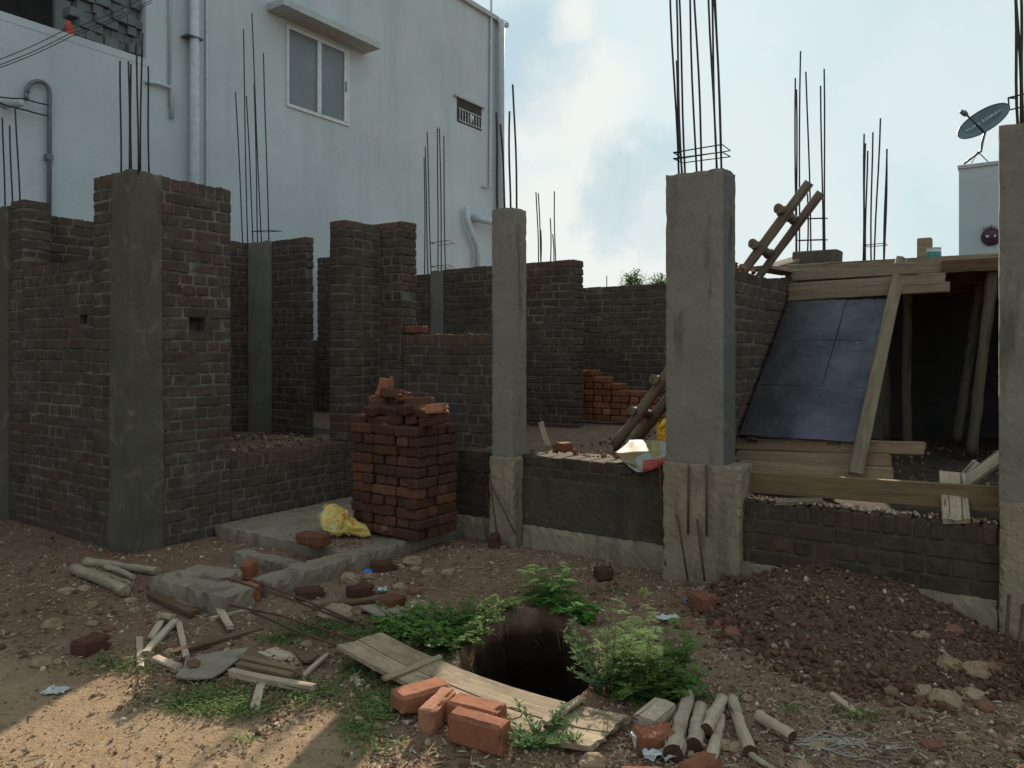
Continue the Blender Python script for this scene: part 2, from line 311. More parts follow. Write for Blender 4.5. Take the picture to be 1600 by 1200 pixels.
def m_ground():
    t = MT('red_soil')
    sp = t.sep()
    n1 = t.noise(1.1, 6, 0.6); n2 = t.noise(9, 6, 0.7); n3 = t.noise(55, 5, 0.75)
    soil = t.mix(t.mr(n1, 0.36, 0.64), (0.175, 0.093, 0.060), (0.265, 0.170, 0.115))
    soil = t.mix(t.mr(n2, 0.4, 0.7, 0, 0.7), soil, (0.265, 0.175, 0.118))
    sand = t.mix(t.mr(n2, 0.35, 0.65), (0.41, 0.285, 0.175), (0.32, 0.215, 0.13))
    # trodden sandy track close to the camera (south west corner of the plot)
    d = t.ma('ADD', t.ma('MULTIPLY', sp[0], -0.30), sp[1]); d = t.ma('ADD', d, t.ma('MULTIPLY', n2, 0.35)); d = t.ma('ADD', d, t.ma('MULTIPLY', n1, 0.5))
    e2 = t.ma('ADD', t.ma('ADD', sp[0], t.ma('MULTIPLY', sp[1], 0.55)), t.ma('MULTIPLY', n2, 0.4))
    sandf = t.ma('MULTIPLY', t.mr(d, 3.15, 3.5, 1.0, 0.0), t.mr(e2, -1.0, -0.5, 1.0, 0.15))
    soil = t.mix(t.ma('MULTIPLY', sandf, 0.9), soil, sand)
    gr = t.ma('MULTIPLY', t.mr(t.ma('ADD', sp[0], t.ma('MULTIPLY', n1, 0.8)), -1.5, -0.9), 0.6)
    soil = t.mix(gr, soil, t.mix(n3, (0.19, 0.135, 0.093), (0.33, 0.24, 0.165)))
    # dark damp heaped soil by the right hand wall
    dx = t.ma('SUBTRACT', sp[0], -0.75); dy = t.ma('SUBTRACT', sp[1], 4.75)
    e = t.ma('ADD', t.ma('MULTIPLY', t.ma('MULTIPLY', dx, dx), 1.35), t.ma('MULTIPLY', t.ma('MULTIPLY', dy, dy), 0.83)); e = t.ma('ADD', e, t.ma('MULTIPLY', t.ma('SUBTRACT', n2, 0.5), 0.6))
    soil = t.mix(t.mr(e, 0.9, 1.12, 0.9, 0.0), soil, t.mix(n3, (0.06, 0.034, 0.025), (0.14, 0.085, 0.06)))
    # earth sides of the pit: shade painted into the soil, blacker with depth
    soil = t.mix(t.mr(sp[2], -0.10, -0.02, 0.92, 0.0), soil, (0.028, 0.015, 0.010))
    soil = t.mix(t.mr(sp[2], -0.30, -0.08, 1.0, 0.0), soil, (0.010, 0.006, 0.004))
    # speckle of small stones
    v = t.voro(95, 'F1', 'Color'); vs = t.sep(v)[0]; vd = t.voro(95)
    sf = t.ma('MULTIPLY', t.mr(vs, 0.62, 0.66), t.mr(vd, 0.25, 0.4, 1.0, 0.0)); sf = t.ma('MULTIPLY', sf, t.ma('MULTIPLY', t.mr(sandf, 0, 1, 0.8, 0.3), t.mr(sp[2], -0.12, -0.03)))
    soil = t.mix(sf, soil, t.mix(t.sep(v)[1], (0.23, 0.14, 0.095), (0.40, 0.31, 0.23)))
    soil = t.mix(t.mr(n3, 0.35, 0.7, 0.3, 0.0), soil, (0.06, 0.035, 0.025))
    h = t.ma('ADD', t.ma('MULTIPLY', n3, 0.6), t.ma('ADD', n2, t.ma('MULTIPLY', sf, 0.35)))
    return t.done(soil, 1.0, h, 0.7, 0.03, spec=0.1)
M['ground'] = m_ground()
def m_rubble():
    t = MT('rubble_soil'); n2 = t.noise(8, 6, 0.7); n3 = t.noise(60, 5, 0.75)
    s = t.mix(t.mr(n2, 0.35, 0.65), (0.27, 0.185, 0.125), (0.17, 0.12, 0.085)); s = t.mix(t.mr(n3, 0.45, 0.7), s, (0.09, 0.06, 0.045))
    return t.done(s, 1.0, t.ma('ADD', n3, n2), 0.7, 0.03, spec=0.1)
M['rubble'] = m_rubble()

# ------------------------------------------------------------------ mesh builder
OCT = [(1,0,0),(-1,0,0),(0,1,0),(0,-1,0),(0,0,1),(0,0,-1)]
OCF = [(0,2,4),(2,1,4),(1,3,4),(3,0,4),(2,0,5),(1,2,5),(3,1,5),(0,3,5)]
def cham_template():
    vs = []; idx = {}
    for ax in range(3):
        for s in (-1, 1):
            for a in (-1, 1):
                for b in (-1, 1):
                    sg = [0, 0, 0]; sg[ax] = s; sg[(ax + 1) % 3] = a; sg[(ax + 2) % 3] = b
                    idx[(ax, tuple(sg))] = len(vs); vs.append((ax, tuple(sg)))
    fs = []
    def orient(f):
        def pos(i):
            ax, sg = vs[i]; return Vector([sg[k] * (1.0 if k == ax else 0.8) for k in range(3)])
        p = [pos(i) for i in f]; n = (p[1] - p[0]).cross(p[2] - p[0]); c = sum(p, Vector()) / len(p)
        return f if n.dot(c) > 0 else f[::-1]
    for ax in range(3):
        for s in (-1, 1):
            q = []
            for a, b in ((-1, -1), (1, -1), (1, 1), (-1, 1)):
                sg = [0, 0, 0]; sg[ax] = s; sg[(ax + 1) % 3] = a; sg[(ax + 2) % 3] = b; q.append(idx[(ax, tuple(sg))])
            fs.append(orient(tuple(q)))
    for a1 in range(3):
        a2 = (a1 + 1) % 3; a3 = (a1 + 2) % 3
        for s1 in (-1, 1):
            for s2 in (-1, 1):
                lo = [0]*3; hi = [0]*3
                lo[a1] = hi[a1] = s1; lo[a2] = hi[a2] = s2; lo[a3] = -1; hi[a3] = 1
                fs.append(orient((idx[(a1, tuple(lo))], idx[(a1, tuple(hi))], idx[(a2, tuple(hi))], idx[(a2, tuple(lo))])))
    for x in (-1, 1):
        for y in (-1, 1):
            for z in (-1, 1):
                fs.append(orient(tuple(idx[(k, (x, y, z))] for k in range(3))))
    return vs, fs
CV, CF = cham_template()
PHI = 1.618034
ICO = [tuple(q / 1.902 for q in v) for v in ((-1, PHI, 0), (1, PHI, 0), (-1, -PHI, 0), (1, -PHI, 0), (0, -1, PHI), (0, 1, PHI), (0, -1, -PHI), (0, 1, -PHI), (PHI, 0, -1), (PHI, 0, 1), (-PHI, 0, -1), (-PHI, 0, 1))]
ICF = [(0,11,5),(0,5,1),(0,1,7),(0,7,10),(0,10,11),(1,5,9),(5,11,4),(11,10,2),(10,7,6),(7,1,8),(3,9,4),(3,4,2),(3,2,6),(3,6,8),(3,8,9),(4,9,5),(2,4,11),(6,2,10),(8,6,7),(9,8,1)]

def wloc(o):
    v = Vector((0, 0, 0))
    while o is not None:
        v = v + Vector(o.location); o = o.parent
    return v
class MB:
    def __init__(s): s.v = []; s.f = []; s.mi = []; s.t = []
    def add(s, vs, fs, tone=0.5, mi=0):
        o = len(s.v); s.v.extend(vs)
        for f in fs: s.f.append(tuple(i + o for i in f)); s.mi.append(mi); s.t.append(tone)
    def cham(s, c, size, rot=None, b=0.006, jit=0.0, tone=0.5, mi=0):
        h = [q / 2 for q in size]; vs = []
        for ax, sg in CV:
            p = Vector([sg[k] * (h[k] if k == ax else h[k] - b) for k in range(3)])
            if jit: p += Vector((random.uniform(-jit, jit), random.uniform(-jit, jit), random.uniform(-jit, jit)))
            if rot is not None: p = rot @ p
            vs.append(p + Vector(c))
        s.add(vs, CF, tone, mi)
    def box(s, lo, hi, tone=0.5, mi=0, b=None):
        lo = Vector(lo); hi = Vector(hi)
        s.cham((lo + hi) / 2, hi - lo, None, 0.002 if b is None else b, 0, tone, mi)
    def tube(s, pts, rad, n=8, tone=0.5, mi=0, cap=0, flat=1.0, wob=0.0):
        pts = [Vector(p) for p in pts]; rings = []
        if not isinstance(rad, (list, tuple)): rad = [rad] * len(pts)
        up = None; o = len(s.v)
        for i, p in enumerate(pts):
            d = (pts[min(i + 1, len(pts) - 1)] - pts[max(i - 1, 0)]).normalized()
            if up is None: up = Vector((0, 0, 1)) if abs(d.z) < 0.9 else Vector((1, 0, 0))
            a = d.cross(up).normalized(); b = a.cross(d).normalized(); up = b
            for k in range(n):
                th = 2 * math.pi * k / n; r = rad[i]
                if wob: r *= 1 + wob * noise.noise(Vector((k * 1.7, i * 0.6, p.x * 3 + p.y)))
                s.v.append(p + a * (math.cos(th) * r) + b * (math.sin(th) * r * flat))
        for i in range(len(pts) - 1):
            for k in range(n):
                k2 = (k + 1) % n
                s.f.append((o + i * n + k, o + i * n + k2, o + (i + 1) * n + k2, o + (i + 1) * n + k)); s.mi.append(mi); s.t.append(tone)
        s.f.append(tuple(o + k for k in range(n))[::-1]); s.mi.append(cap); s.t.append(tone)
        s.f.append(tuple(o + (len(pts) - 1) * n + k for k in range(n))); s.mi.append(cap); s.t.append(tone)
    def peb(s, c, r, tone, flat=0.7, mi=0):
        q = Quaternion((random.gauss(0, 1), random.gauss(0, 1), random.gauss(0, 1), random.gauss(0, 1))).normalized()
        if r > 0.0065:
            k = Vector((random.uniform(.75, 1.3), random.uniform(.75, 1.15), random.uniform(.55, .9)))
            s.add([Vector(c) + q @ (Vector((p[0] * k.x, p[1] * k.y, p[2] * k.z)) * (r * random.uniform(0.8, 1.12))) for p in ICO], ICF, tone, mi); return
        s.add([Vector(c) + q @ (Vector(p) * (r * random.uniform(0.6, 1.25))) * 1.0 for p in OCT], OCF, tone, mi)
    def build(s, name, mats, parent=None, smooth=False):
        if not isinstance(mats, (list, tuple)): mats = [mats]
        if parent is None:
            xs = [p[0] for p in s.v]; ys = [p[1] for p in s.v]; zs = [p[2] for p in s.v]
            org = Vector(((min(xs) + max(xs)) / 2, (min(ys) + max(ys)) / 2, min(zs)))
        else: org = wloc(parent)
        me = bpy.data.meshes.new(name); me.from_pydata([tuple(Vector(p) - org) for p in s.v], [], s.f)
        for m in mats: me.materials.append(m)
        me.polygons.foreach_set('material_index', s.mi)
        a = me.attributes.new('tone', 'FLOAT', 'FACE'); a.data.foreach_set('value', s.t)
        if smooth: me.polygons.foreach_set('use_smooth', [True] * len(s.f))
        me.update()
        o = bpy.data.objects.new(name, me); col.objects.link(o)
        if parent is None: o.location = org
        else: o.parent = parent
        return o
def tag(o, label=None, cat=None, group=None, kind=None):
    if label: o['label'] = label
    if cat: o['category'] = cat
    if group: o['group'] = group
    if kind: o['kind'] = kind
    elif cat: o['kind'] = 'thing'
    return o
def empty(name, loc, label, cat, group=None):
    e = bpy.data.objects.new(name, None); col.objects.link(e); e.location = loc; e.empty_display_size = 0.2
    return tag(e, label, cat, group)

# ------------------------------------------------------------------ ground
def sstep(a, b, x):
    t = max(0.0, min(1.0, (x - a) / (b - a))); return t * t * (3 - 2 * t)
def pit_d(x, y):
    ux, uy = 0.47, -0.883
    dx, dy = x + 2.01, y - 3.08
    a = dx * ux + dy * uy; b = -dx * uy + dy * ux
    return math.sqrt((a / 0.70) ** 2 + (b / 0.315) ** 2)
def gh(x, y, fine=True):
    n = noise.noise(Vector((x * 0.9, y * 0.9, 3.1)))
    z = 0.02 * n
    near = sstep(6.5, 5.0, abs(x + 2)) * sstep(8, 6, abs(y - 3))
    if fine and near > 0:
        rough = 1 - 0.75 * sstep(3.2, 2.7, y - 0.3 * x)
        z += near * rough * (0.014 * noise.noise(Vector((x * 4, y * 4, 0))) + 0.012 * noise.noise(Vector((x * 11, y * 11, 7))) + 0.006 * noise.noise(Vector((x * 30, y * 30, 2))))
    # soil heap on the right, against the low wall
    e = math.sqrt(((x + 0.93) / 0.92) ** 2 + ((y - 4.72) / 1.12) ** 2)
    m = sstep(1.05, 0.12, e) * 0.22
    if m > 0 and fine: m *= 1 + 0.25 * noise.noise(Vector((x * 6, y * 6, 5)))
    z += m
    # earth heap on the left in front of the walls
    e = math.sqrt(((x + 4.9) / 1.5) ** 2 + ((y - 1.9) / 0.8) ** 2)
    z += 0.06 * sstep(1.0, 0.1, e)
    # rise at the foot of the middle columns
    e = math.sqrt(((x + 3.0) / 1.2) ** 2 + ((y - 4.5) / 0.7) ** 2)
    z += 0.05 * sstep(1.0, 0.2, e)
    # the pit
    p = pit_d(x, y) + 0.16 * noise.noise(Vector((x * 4, y * 4, 11))) + 0.09 * noise.noise(Vector((x * 12, y * 12, 1)))
    if p < 1.3:
        z += 0.035 * sstep(1.3, 1.08, p)
        k = sstep(1.04, 0.86, p); z -= 1.35 * k - 0.3 * k * (1 - 0.6 * k) * noise.noise(Vector((x * 9, y * 9, 6)))
    return z
def grid_axis(lo, hi, fine, f0, f1, finer):
    out = []; x = lo
    while x < hi:
        out.append(x); x += finer if f0 <= x <= f1 else fine
    out.append(hi)
    step = fine; a = [lo]; b = [hi]
    while a[-1] > -420: step *= 1.45; a.append(a[-1] - step)
    step = fine
    while b[-1] < 420: step *= 1.45; b.append(b[-1] + step)
    return a[:0:-1] + out + b[1:]
def build_ground():
    xs = grid_axis(-7.4, 1.6, 0.04, -2.75, -1.35, 0.02); ys = grid_axis(0.6, 5.8, 0.04, 2.2, 4.1, 0.02)
    vs = [(x, y, gh(x, y)) for y in ys for x in xs]; nx = len(xs)
    fs = [(j * nx + i, j * nx + i + 1, (j + 1) * nx + i + 1, (j + 1) * nx + i) for j in range(len(ys) - 1) for i in range(nx - 1)]
    me = bpy.data.meshes.new('ground'); me.from_pydata(vs, [], fs); me.materials.append(M['ground'])
    me.polygons.foreach_set('use_smooth', [True] * len(fs)); me.update()
    o = bpy.data.objects.new('ground', me); col.objects.link(o); tag(o, kind='structure')
build_ground()
def G(x, y, dz=0.0):
    p = gz(x, y, 0.0)
    for _ in range(4):
        z = gh(p.x, p.y) if pit_d(p.x, p.y) > 1.2 else 0.02
        p = gz(x, y, z + dz)
    return p

def floor_sheet(X0, X1, Y0, Y1, z, mat, amp=0.02, step=0.07):
    b = MB(); nx = max(2, int((X1 - X0) / step)); ny = max(2, int((Y1 - Y0) / step)); vs = []
    for j in range(ny + 1):
        for i in range(nx + 1):
            x = X0 + (X1 - X0) * i / nx; y = Y0 + (Y1 - Y0) * j / ny
            vs.append(Vector((x, y, z + amp * noise.noise(Vector((x * 3, y * 3, 1))) + amp * 0.5 * noise.noise(Vector((x * 12, y * 12, 4))))))
    fs = [(j * (nx + 1) + i, j * (nx + 1) + i + 1, (j + 1) * (nx + 1) + i + 1, (j + 1) * (nx + 1) + i) for j in range(ny) for i in range(nx)]
    b.add(vs, fs); o = b.build('floor', mat, None, True); return tag(o, kind='structure')
floor_sheet(-9.0, -5.70, 3.3, 6.04, 0.56, M['rubble'], 0.04)
floor_sheet(-9.0, -3.99, 6.05, 9.4, 0.62, M['rubble'])
floor_sheet(-3.98, -1.72, 5.02, 9.45, 0.65, M['rubble'], 0.018)
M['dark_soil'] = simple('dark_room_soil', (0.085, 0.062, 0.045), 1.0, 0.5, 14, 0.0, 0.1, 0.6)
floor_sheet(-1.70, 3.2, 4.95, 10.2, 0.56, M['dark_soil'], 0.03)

# ------------------------------------------------------------------ brick walls
CH = 0.09
def brick_wall(name, label, axis, f0, f1, rects, mats=('brick', 'mortar'), cap=None, holes=(), redtop=(), cat='wall', group=None, tonebase=0.3, captone=(0.6, 0.88)):
    """axis 'x': wall runs along X between Y f0..f1.  rects: (a0,a1,z0,z1)"""
    b = MB()
    th = f1 - f0
    def brick(a0, a1, q0, q1, z0, z1, tone):
        if a1 - a0 < 0.02: return
        am, zm = (a0 + a1) / 2, (z0 + z1) / 2
        for (h0, h1, hz0, hz1) in holes:
            if hz0 < zm < hz1 and ((axis == 'x' and q0 < f0 + 0.06) or (axis == 'y' and q1 > f1 - 0.06)) and a0 < h1 and a1 > h0:
                if a0 < h0 - 0.02: brick(a0, h0, q0, q1, z0, z1, tone)
                if a1 > h1 + 0.02: brick(h1, a1, q0, q1, z0, z1, tone)
                return
        j = random.uniform(-0.003, 0.003); g = 0.0055
        a0 += (g if a0 > ends[0] + 0.01 else 0) + random.uniform(-.002, .003); a1 -= (g if a1 < ends[1] - 0.01 else 0) + random.uniform(-.002, .003); z0 += 0.005; z1 -= 0.006
        lo = (a0, q0 + j, z0) if axis == 'x' else (q0 + j, a0, z0)
        hi = (a1, q1 + j, z1) if axis == 'x' else (q1 + j, a1, z1)
        lo = Vector(lo); hi = Vector(hi)
        rot = Matrix.Rotation(random.gauss(0, 0.006), 3, 'Z') @ Matrix.Rotation(random.gauss(0, 0.008), 3, 'X' if axis == 'y' else 'Y')
        b.cham((lo + hi) / 2, hi - lo, rot, 0.009, 0.0045, tone, 0)
    for ri, (a0, a1, z0, z1) in enumerate(rects):
        ends = (a0, a1)
        c = cap if isinstance(cap, str) or cap is None else cap[ri]
        ztop = z1 - (0.115 if c == 'rowlock' else 0)
        n = max(1, round((ztop - z0) / CH)); ch = (ztop - z0) / n
        for k in range(n):
            zz = z0 + k * ch; last = (k == n - 1 and c is None) ; kind = (round(zz / CH)) % 2
            if random.random() < 0.18: kind = 1 - kind
            t0 = lambda: min(0.8, max(0.0, random.gauss(tonebase, 0.2)))
            tn = (lambda: random.uniform(0.6, 0.88)) if (last and ri in redtop) else t0
            if kind == 0:
                L = 0.238; a = a0 - random.uniform(0, 1) * (0.0 if (a1 - a0) < 0.5 else L)
                while a < a1 - 0.01:
                    e = min(a + L, a1); s = max(a, a0)
                    if e - s > 0.02:
                        brick(s, e, f0, f0 + th / 2 - .004, zz, zz + ch, tn()); brick(s, e, f0 + th / 2 + .004, f1, zz, zz + ch, tn())
                    a += L
            else:
                L = 0.119; a = a0 - random.uniform(0, 1) * (0.0 if (a1 - a0) < 0.5 else L)
                while a < a1 - 0.01:
                    e = min(a + L, a1); s = max(a, a0)
                    if e - s > 0.02: brick(s, e, f0, f1, zz, zz + ch, tn())
                    a += L
        if c == 'rowlock':
            a = a0; 
            while a < a1 - 0.02:
                w = random.uniform(0.074, 0.086); e = min(a + w, a1)
                brick(a, e, f0 - 0.002, f1 + 0.002, ztop, z1 + random.uniform(-0.004, 0.006), random.uniform(*captone)); a += w
        i = 0.006
        i2 = 0.02
        e_ = 0.014
        lo = (a0 + e_, f0 + i, z0) if axis == 'x' else (f0 + i, a0 + e_, z0)
        hi = (a1 - e_, f1 - i, z1 - i2) if axis == 'x' else (f1 - i, a1 - e_, z1 - i2)
        if not holes: b.box(lo, hi, 0.5, 1)
        else:
            # leave the hole cells open in the mortar core (half the thickness)
            mid = (f0 + f1) / 2
            if axis == 'x': b.box((a0 + i, mid, z0), (a1 - i, f1 - i, z1 - i2), 0.5, 1)
            else: b.box((f0 + i, a0 + i, z0), (mid, a1 - i, z1 - i2), 0.5, 1)
            hh = [h for h in holes if a0 < (h[0] + h[1]) / 2 < a1 and z0 < (h[2] + h[3]) / 2 < z1]
            qa, qb = (f0 + i, mid) if axis == 'x' else (mid, f1 - i)
            def cb(x0, x1, u0, u1):
                if x1 - x0 < 0.005 or u1 - u0 < 0.005: return
                if axis == 'x': b.box((x0, qa, u0), (x1, qb, u1), 0.5, 1, 0.0005)
                else: b.box((qa, x0, u0), (qb, x1, u1), 0.5, 1, 0.0005)
            if hh:
                h = hh[0]
                cb(a0 + i, a1 - i, z0, h[2]); cb(a0 + i, a1 - i, h[3], z1 - i2); cb(a0 + i, h[0], h[2], h[3]); cb(h[1], a1 - i, h[2], h[3])
            else: cb(a0 + i, a1 - i, z0, z1 - i2)
    o = b.build(name, [M[mats[0]], M[mats[1]]])
    return tag(o, label, cat, group)
WG = 'unplastered brick walls of the unfinished house'
# front wall of the left room, parallel to the street
brick_wall('brick_wall', 'dark front brick wall at far left with a low window sill and one missing brick', 'x', 3.12, 3.35,
           [(-7.52, -7.28, -0.1, 2.84), (-7.28, -6.10, -0.1, 2.235), (-6.10, -5.83, -0.1, 2.87)], holes=[(-6.32, -6.20, 1.72, 1.81)], group=WG, cap=[None, None, 'rowlock'], redtop=(), tonebase=0.22)
brick_wall('brick_wall', 'brick pier and low sill wall beside the dark corner column, with one square hole', 'y', -5.79, -5.56,
           [(3.365, 3.985, -0.1, 2.86), (3.985, 5.27, -0.1, 0.63), (5.27, 5.765, -0.1, 2.80)], holes=[(3.60, 3.745, 1.66, 1.79)], group=WG, cap=['rowlock', 'rowlock', None], redtop=(2,))
brick_wall('brick_wall', 'brick wall behind the corner stack with a tall nib and a red upright brick sill', 'x', 5.77, 6.0,
           [(-5.785, -5.28, -0.1, 2.83), (-5.28, -3.96, -0.1, 1.675)], group=WG, cap=[None, 'rowlock'], redtop=(0,))
brick_wall('brick_wall', 'brick pier seen through the left window opening, next to a rounded grey column', 'x', 5.77, 5.885,
           [(-7.30, -6.71, 0.4, 2.79), (-8.95, -7.95, 0.4, 2.80)], group=WG, redtop=(0,), tonebase=0.2)
brick_wall('brick_wall', 'side brick wall behind the far left pillar, below the looped conduit', 'y', -7.94, -7.71,
           [(3.36, 5.99, 0.3, 2.80)], group=WG, tonebase=0.2)
brick_wall('brick_wall', 'long back brick wall that ends between the two middle columns', 'x', 7.7, 7.93,
           [(-6.32, -4.39, 0.4, 2.575), (-6.86, -6.55, 0.4, 2.53), (-8.20, -6.86, 0.4, 1.68)], group=WG, redtop=(0,), tonebase=0.22)
brick_wall('brick_wall', 'narrow brick wall end seen in the slot beside the tall nib', 'x', 7.7, 7.93,
           [(-8.72, -8.21, 0.4, 2.885), (-8.97, -8.72, 0.4, 1.68)], group=WG, tonebase=0.15)
brick_wall('brick_wall', 'farthest brick wall behind the low stack of loose bricks', 'x', 9.4, 9.63,
           [(-6.3, -1.9, 0.4, 2.40)], group=WG, tonebase=0.12)
brick_wall('brick_wall', 'side brick wall under the ladder, right of the big middle column', 'y', -1.98, -1.75,
           [(5.06, 6.86, 0.4, 2.09)], group=WG, tonebase=0.35)
brick_wall('brick_wall', 'dark cement smeared low wall between the two middle columns', 'x', 4.92, 5.15,
           [(-3.26, -2.035, 0.17, 0.715)], mats=('brick_dark', 'mortar_dark'), group=WG)
brick_wall('brick_wall', 'low brown brick wall between the big middle column and the right edge column', 'x', 4.82, 5.05,
           [(-1.60, -0.10, 0.17, 0.575)], mats=('brick_dark', 'mortar_dark'), group=WG, cap='rowlock', tonebase=0.5, captone=(0.45, 0.8))
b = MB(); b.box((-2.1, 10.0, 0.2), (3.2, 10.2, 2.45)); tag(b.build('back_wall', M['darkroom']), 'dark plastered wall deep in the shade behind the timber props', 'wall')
brick_wall('brick_wall', 'dark low wall face between the corner stack and the slim column', 'x', 5.0, 5.23,
           [(-4.0, -3.47, 0.14, 0.70)], mats=('brick_dark', 'mortar_dark'), group=WG)
brick_wall('brick_wall', 'dark side wall at the right under the landing, half hidden by the right column', 'y', 2.4, 2.63,
           [(5.0, 10.0, 0.3, 2.2)], mats=('brick_dark', 'mortar_dark'), group=WG)

R_ = m_concrete('dark_render', (0.080, 0.061, 0.045), (0.048, 0.038, 0.029), 0.6, warm=(0.13, 0.095, 0.065))
# grade beams (tan concrete strips under the low walls)
def slab(name, label, cat, lo, hi, mat, amp=0.006, step=0.035, group=None, fn=None, parent=None, side=None):
    """Rough-cast block: subdivided box with noise."""
    b = MB(); lo = Vector(lo); hi = Vector(hi); d = hi - lo
    n = [max(1, min(90, int(d[k] / step))) for k in range(3)]
    def dis(p):
        q = Vector(p) * 7
        r = Vector((noise.noise(q), noise.noise(q + Vector((9, 0, 0))), noise.noise(q + Vector((0, 9, 0))))) * amp * 0.55
        q = Vector(p) * 30
        r += Vector((noise.noise(q), noise.noise(q + Vector((9, 0, 0))), noise.noise(q + Vector((0, 9, 0))))) * amp * 0.6
        edge = sum(1 for k in range(3) if min(p[k] - lo[k], hi[k] - p[k]) < 1e-5)
        if edge >= 2:
            c = (lo + hi) / 2
            for k in range(3):
                if min(p[k] - lo[k], hi[k] - p[k]) < 1e-5:
                    e = 0.003 + max(0, noise.noise(Vector(p) * 22)) * amp * 2.2
                    r[k] += e if p[k] < c[k] else -e
        p = Vector(p) + r
        return fn(p) if fn else p
    for ax in range(3):
        u, v = (ax + 1) % 3, (ax + 2) % 3
        for s in (0, 1):
            vs = []
            for j in range(n[v] + 1):
                for i in range(n[u] + 1):
                    p = [0, 0, 0]; p[ax] = hi[ax] if s else lo[ax]; p[u] = lo[u] + d[u] * i / n[u]; p[v] = lo[v] + d[v] * j / n[v]
                    vs.append(dis(p))
            w = n[u] + 1; fs = []
            for j in range(n[v]):
                for i in range(n[u]):
                    f = (j * w + i, j * w + i + 1, (j + 1) * w + i + 1, (j + 1) * w + i); fs.append(f if s else f[::-1])
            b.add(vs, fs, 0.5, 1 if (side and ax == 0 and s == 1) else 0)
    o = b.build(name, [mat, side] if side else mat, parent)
    return tag(o, label, cat, group) if label else o
slab('grade_beam', 'tan concrete strip under the dark low wall between the middle columns', 'concrete beam', (-3.26, 4.88, -0.15), (-2.04, 5.16, 0.185), M['concrete_rough'], 0.012)
slab('grade_beam', 'tan concrete strip under the brown low wall, half buried by the soil heap', 'concrete beam', (-1.54, 4.775, -0.15), (-0.16, 5.06, 0.18), M['concrete_rough'], 0.012)
slab('render_coat', 'dark cement render coat covering the lower half of the middle low wall', 'render', (-3.255, 4.905, 0.17), (-2.04, 4.93, 0.56), R_, 0.009, 0.02)
slab('footing_block', 'small rough concrete footing left of the slim column', 'concrete footing', (-4.04, 4.95, -0.15), (-3.51, 5.26, 0.16), M['concrete_rough'], 0.014)

# ------------------------------------------------------------------ columns with their rods
def column(name, label, x0, x1, y0, y1, z0, z1, mat, rods, base=None, slop=0.0, stir=(), amp=0.004, rr=0.0075, rmat='rebar', side=None):
    amp = min(amp, 0.0028)
    root = empty(name, ((x0 + x1) / 2, (y0 + y1) / 2, z0), label, 'concrete column', 'concrete columns of the unfinished house')
    def fn(p):
        if slop:
            k = slop * sstep(z1, z0 + 0.3, p.z); c = Vector(((x0 + x1) / 2, (y0 + y1) / 2, 0))
            w = 0.6 + 0.6 * noise.noise(Vector((p.x * 3, p.y * 3, p.z * 5)))
            p = p + Vector((1 if p.x > c.x else -1, -1 if p.y < c.y else 0, 0)) * k * w
        if p.z > z1 - 0.02: p.z += 0.012 * noise.noise(p * 14)
        return p
    slab('shaft', None, None, (x0, y0, z0 if not base else base[6] - 0.02), (x1, y1, z1), mat, amp, 0.03, fn=fn, parent=root, side=side)
    if base:
        slab('base_block', None, None, (base[0], base[2], base[4]), (base[1], base[3], base[6]), M['concrete_rough'], 0.008, 0.02, parent=root)
    for (bx, by, tx, ty, tz) in rods:
        b = MB(); n = 6; pts = []
        ph = random.uniform(0, 6)
        for i in range(n + 1):
            k = i / n; w = 0.006 * math.sin(ph + k * 5)
            pts.append((bx + (tx - bx) * k + w, by + (ty - by) * k, z1 - 0.03 + (tz - z1 + 0.03) * k))
        b.tube(pts, rr, 6); b.build('rebar', M[rmat], root, True)
    for (sz, sx0, sx1, sy0, sy1) in stir:
        b = MB(); t = random.uniform(-.02, .02)
        b.tube([(sx0, sy0, sz), (sx1, sy0, sz + t), (sx1, sy1, sz), (sx0, sy1, sz - t), (sx0, sy0, sz), (sx0 + .03, sy0 + .03, sz)], 0.0045, 5)
        b.build('stirrup', M[rmat], root, True)
    return root
def rods_px(Y0, Y1, specs, z1):
    """specs: (px_bottom, py_bottom, px_top, py_top, f) f = 0 front row, 1 back row"""
    out = []
    for (xb, xt, yt, f) in specs:
        Y = Y0 + (Y1 - Y0) * f
        b = ony(xb, 300, Y); t = ony(xt, yt, Y); out.append((b.x, Y, t.x, Y, t.z))
    return out
# corner column F
column('concrete_column', 'dark corner column of the left room, wedged between two brick walls', -5.83, -5.555, 3.115, 3.37, -0.1, 2.865, M['concrete_dark'],
       rods_px(3.17, 3.32, [(189, 188, 95, 0), (203, 201, 96, 0), (205, 204, 100, 0.3), (216, 214, 68, 0), (219, 222, 52, 0.6), (233, 231, 104, 1)], 2.86), slop=0.03, amp=0.009, rr=0.0075)
# far left column
column('concrete_column', 'column at the far left edge of the photo, three rods on top', -7.76, -7.52, 3.10, 3.34, -0.1, 2.80, M['concrete_dark'],
       rods_px(3.16, 3.3, [(8, 4, 184, 0), (20, 15, 196, 0.5), (32, 24, 167, 1)], 2.8), amp=0.006)
# slim column col2
column('concrete_column', 'slim pale column between the tall red-topped nib and the dark low wall', -3.465, -3.27, 4.80, 5.0, -0.1, 2.60, M['concrete'],
       rods_px(4.84, 4.96, [(778, 775, 176, 0), (790, 782, 194, 0.5), (797, 796, 174, 0), (808, 802, 132, 1)], 2.6), base=(-3.478, -3.252, 4.785, 5.012, -0.15, 0, 0.70))
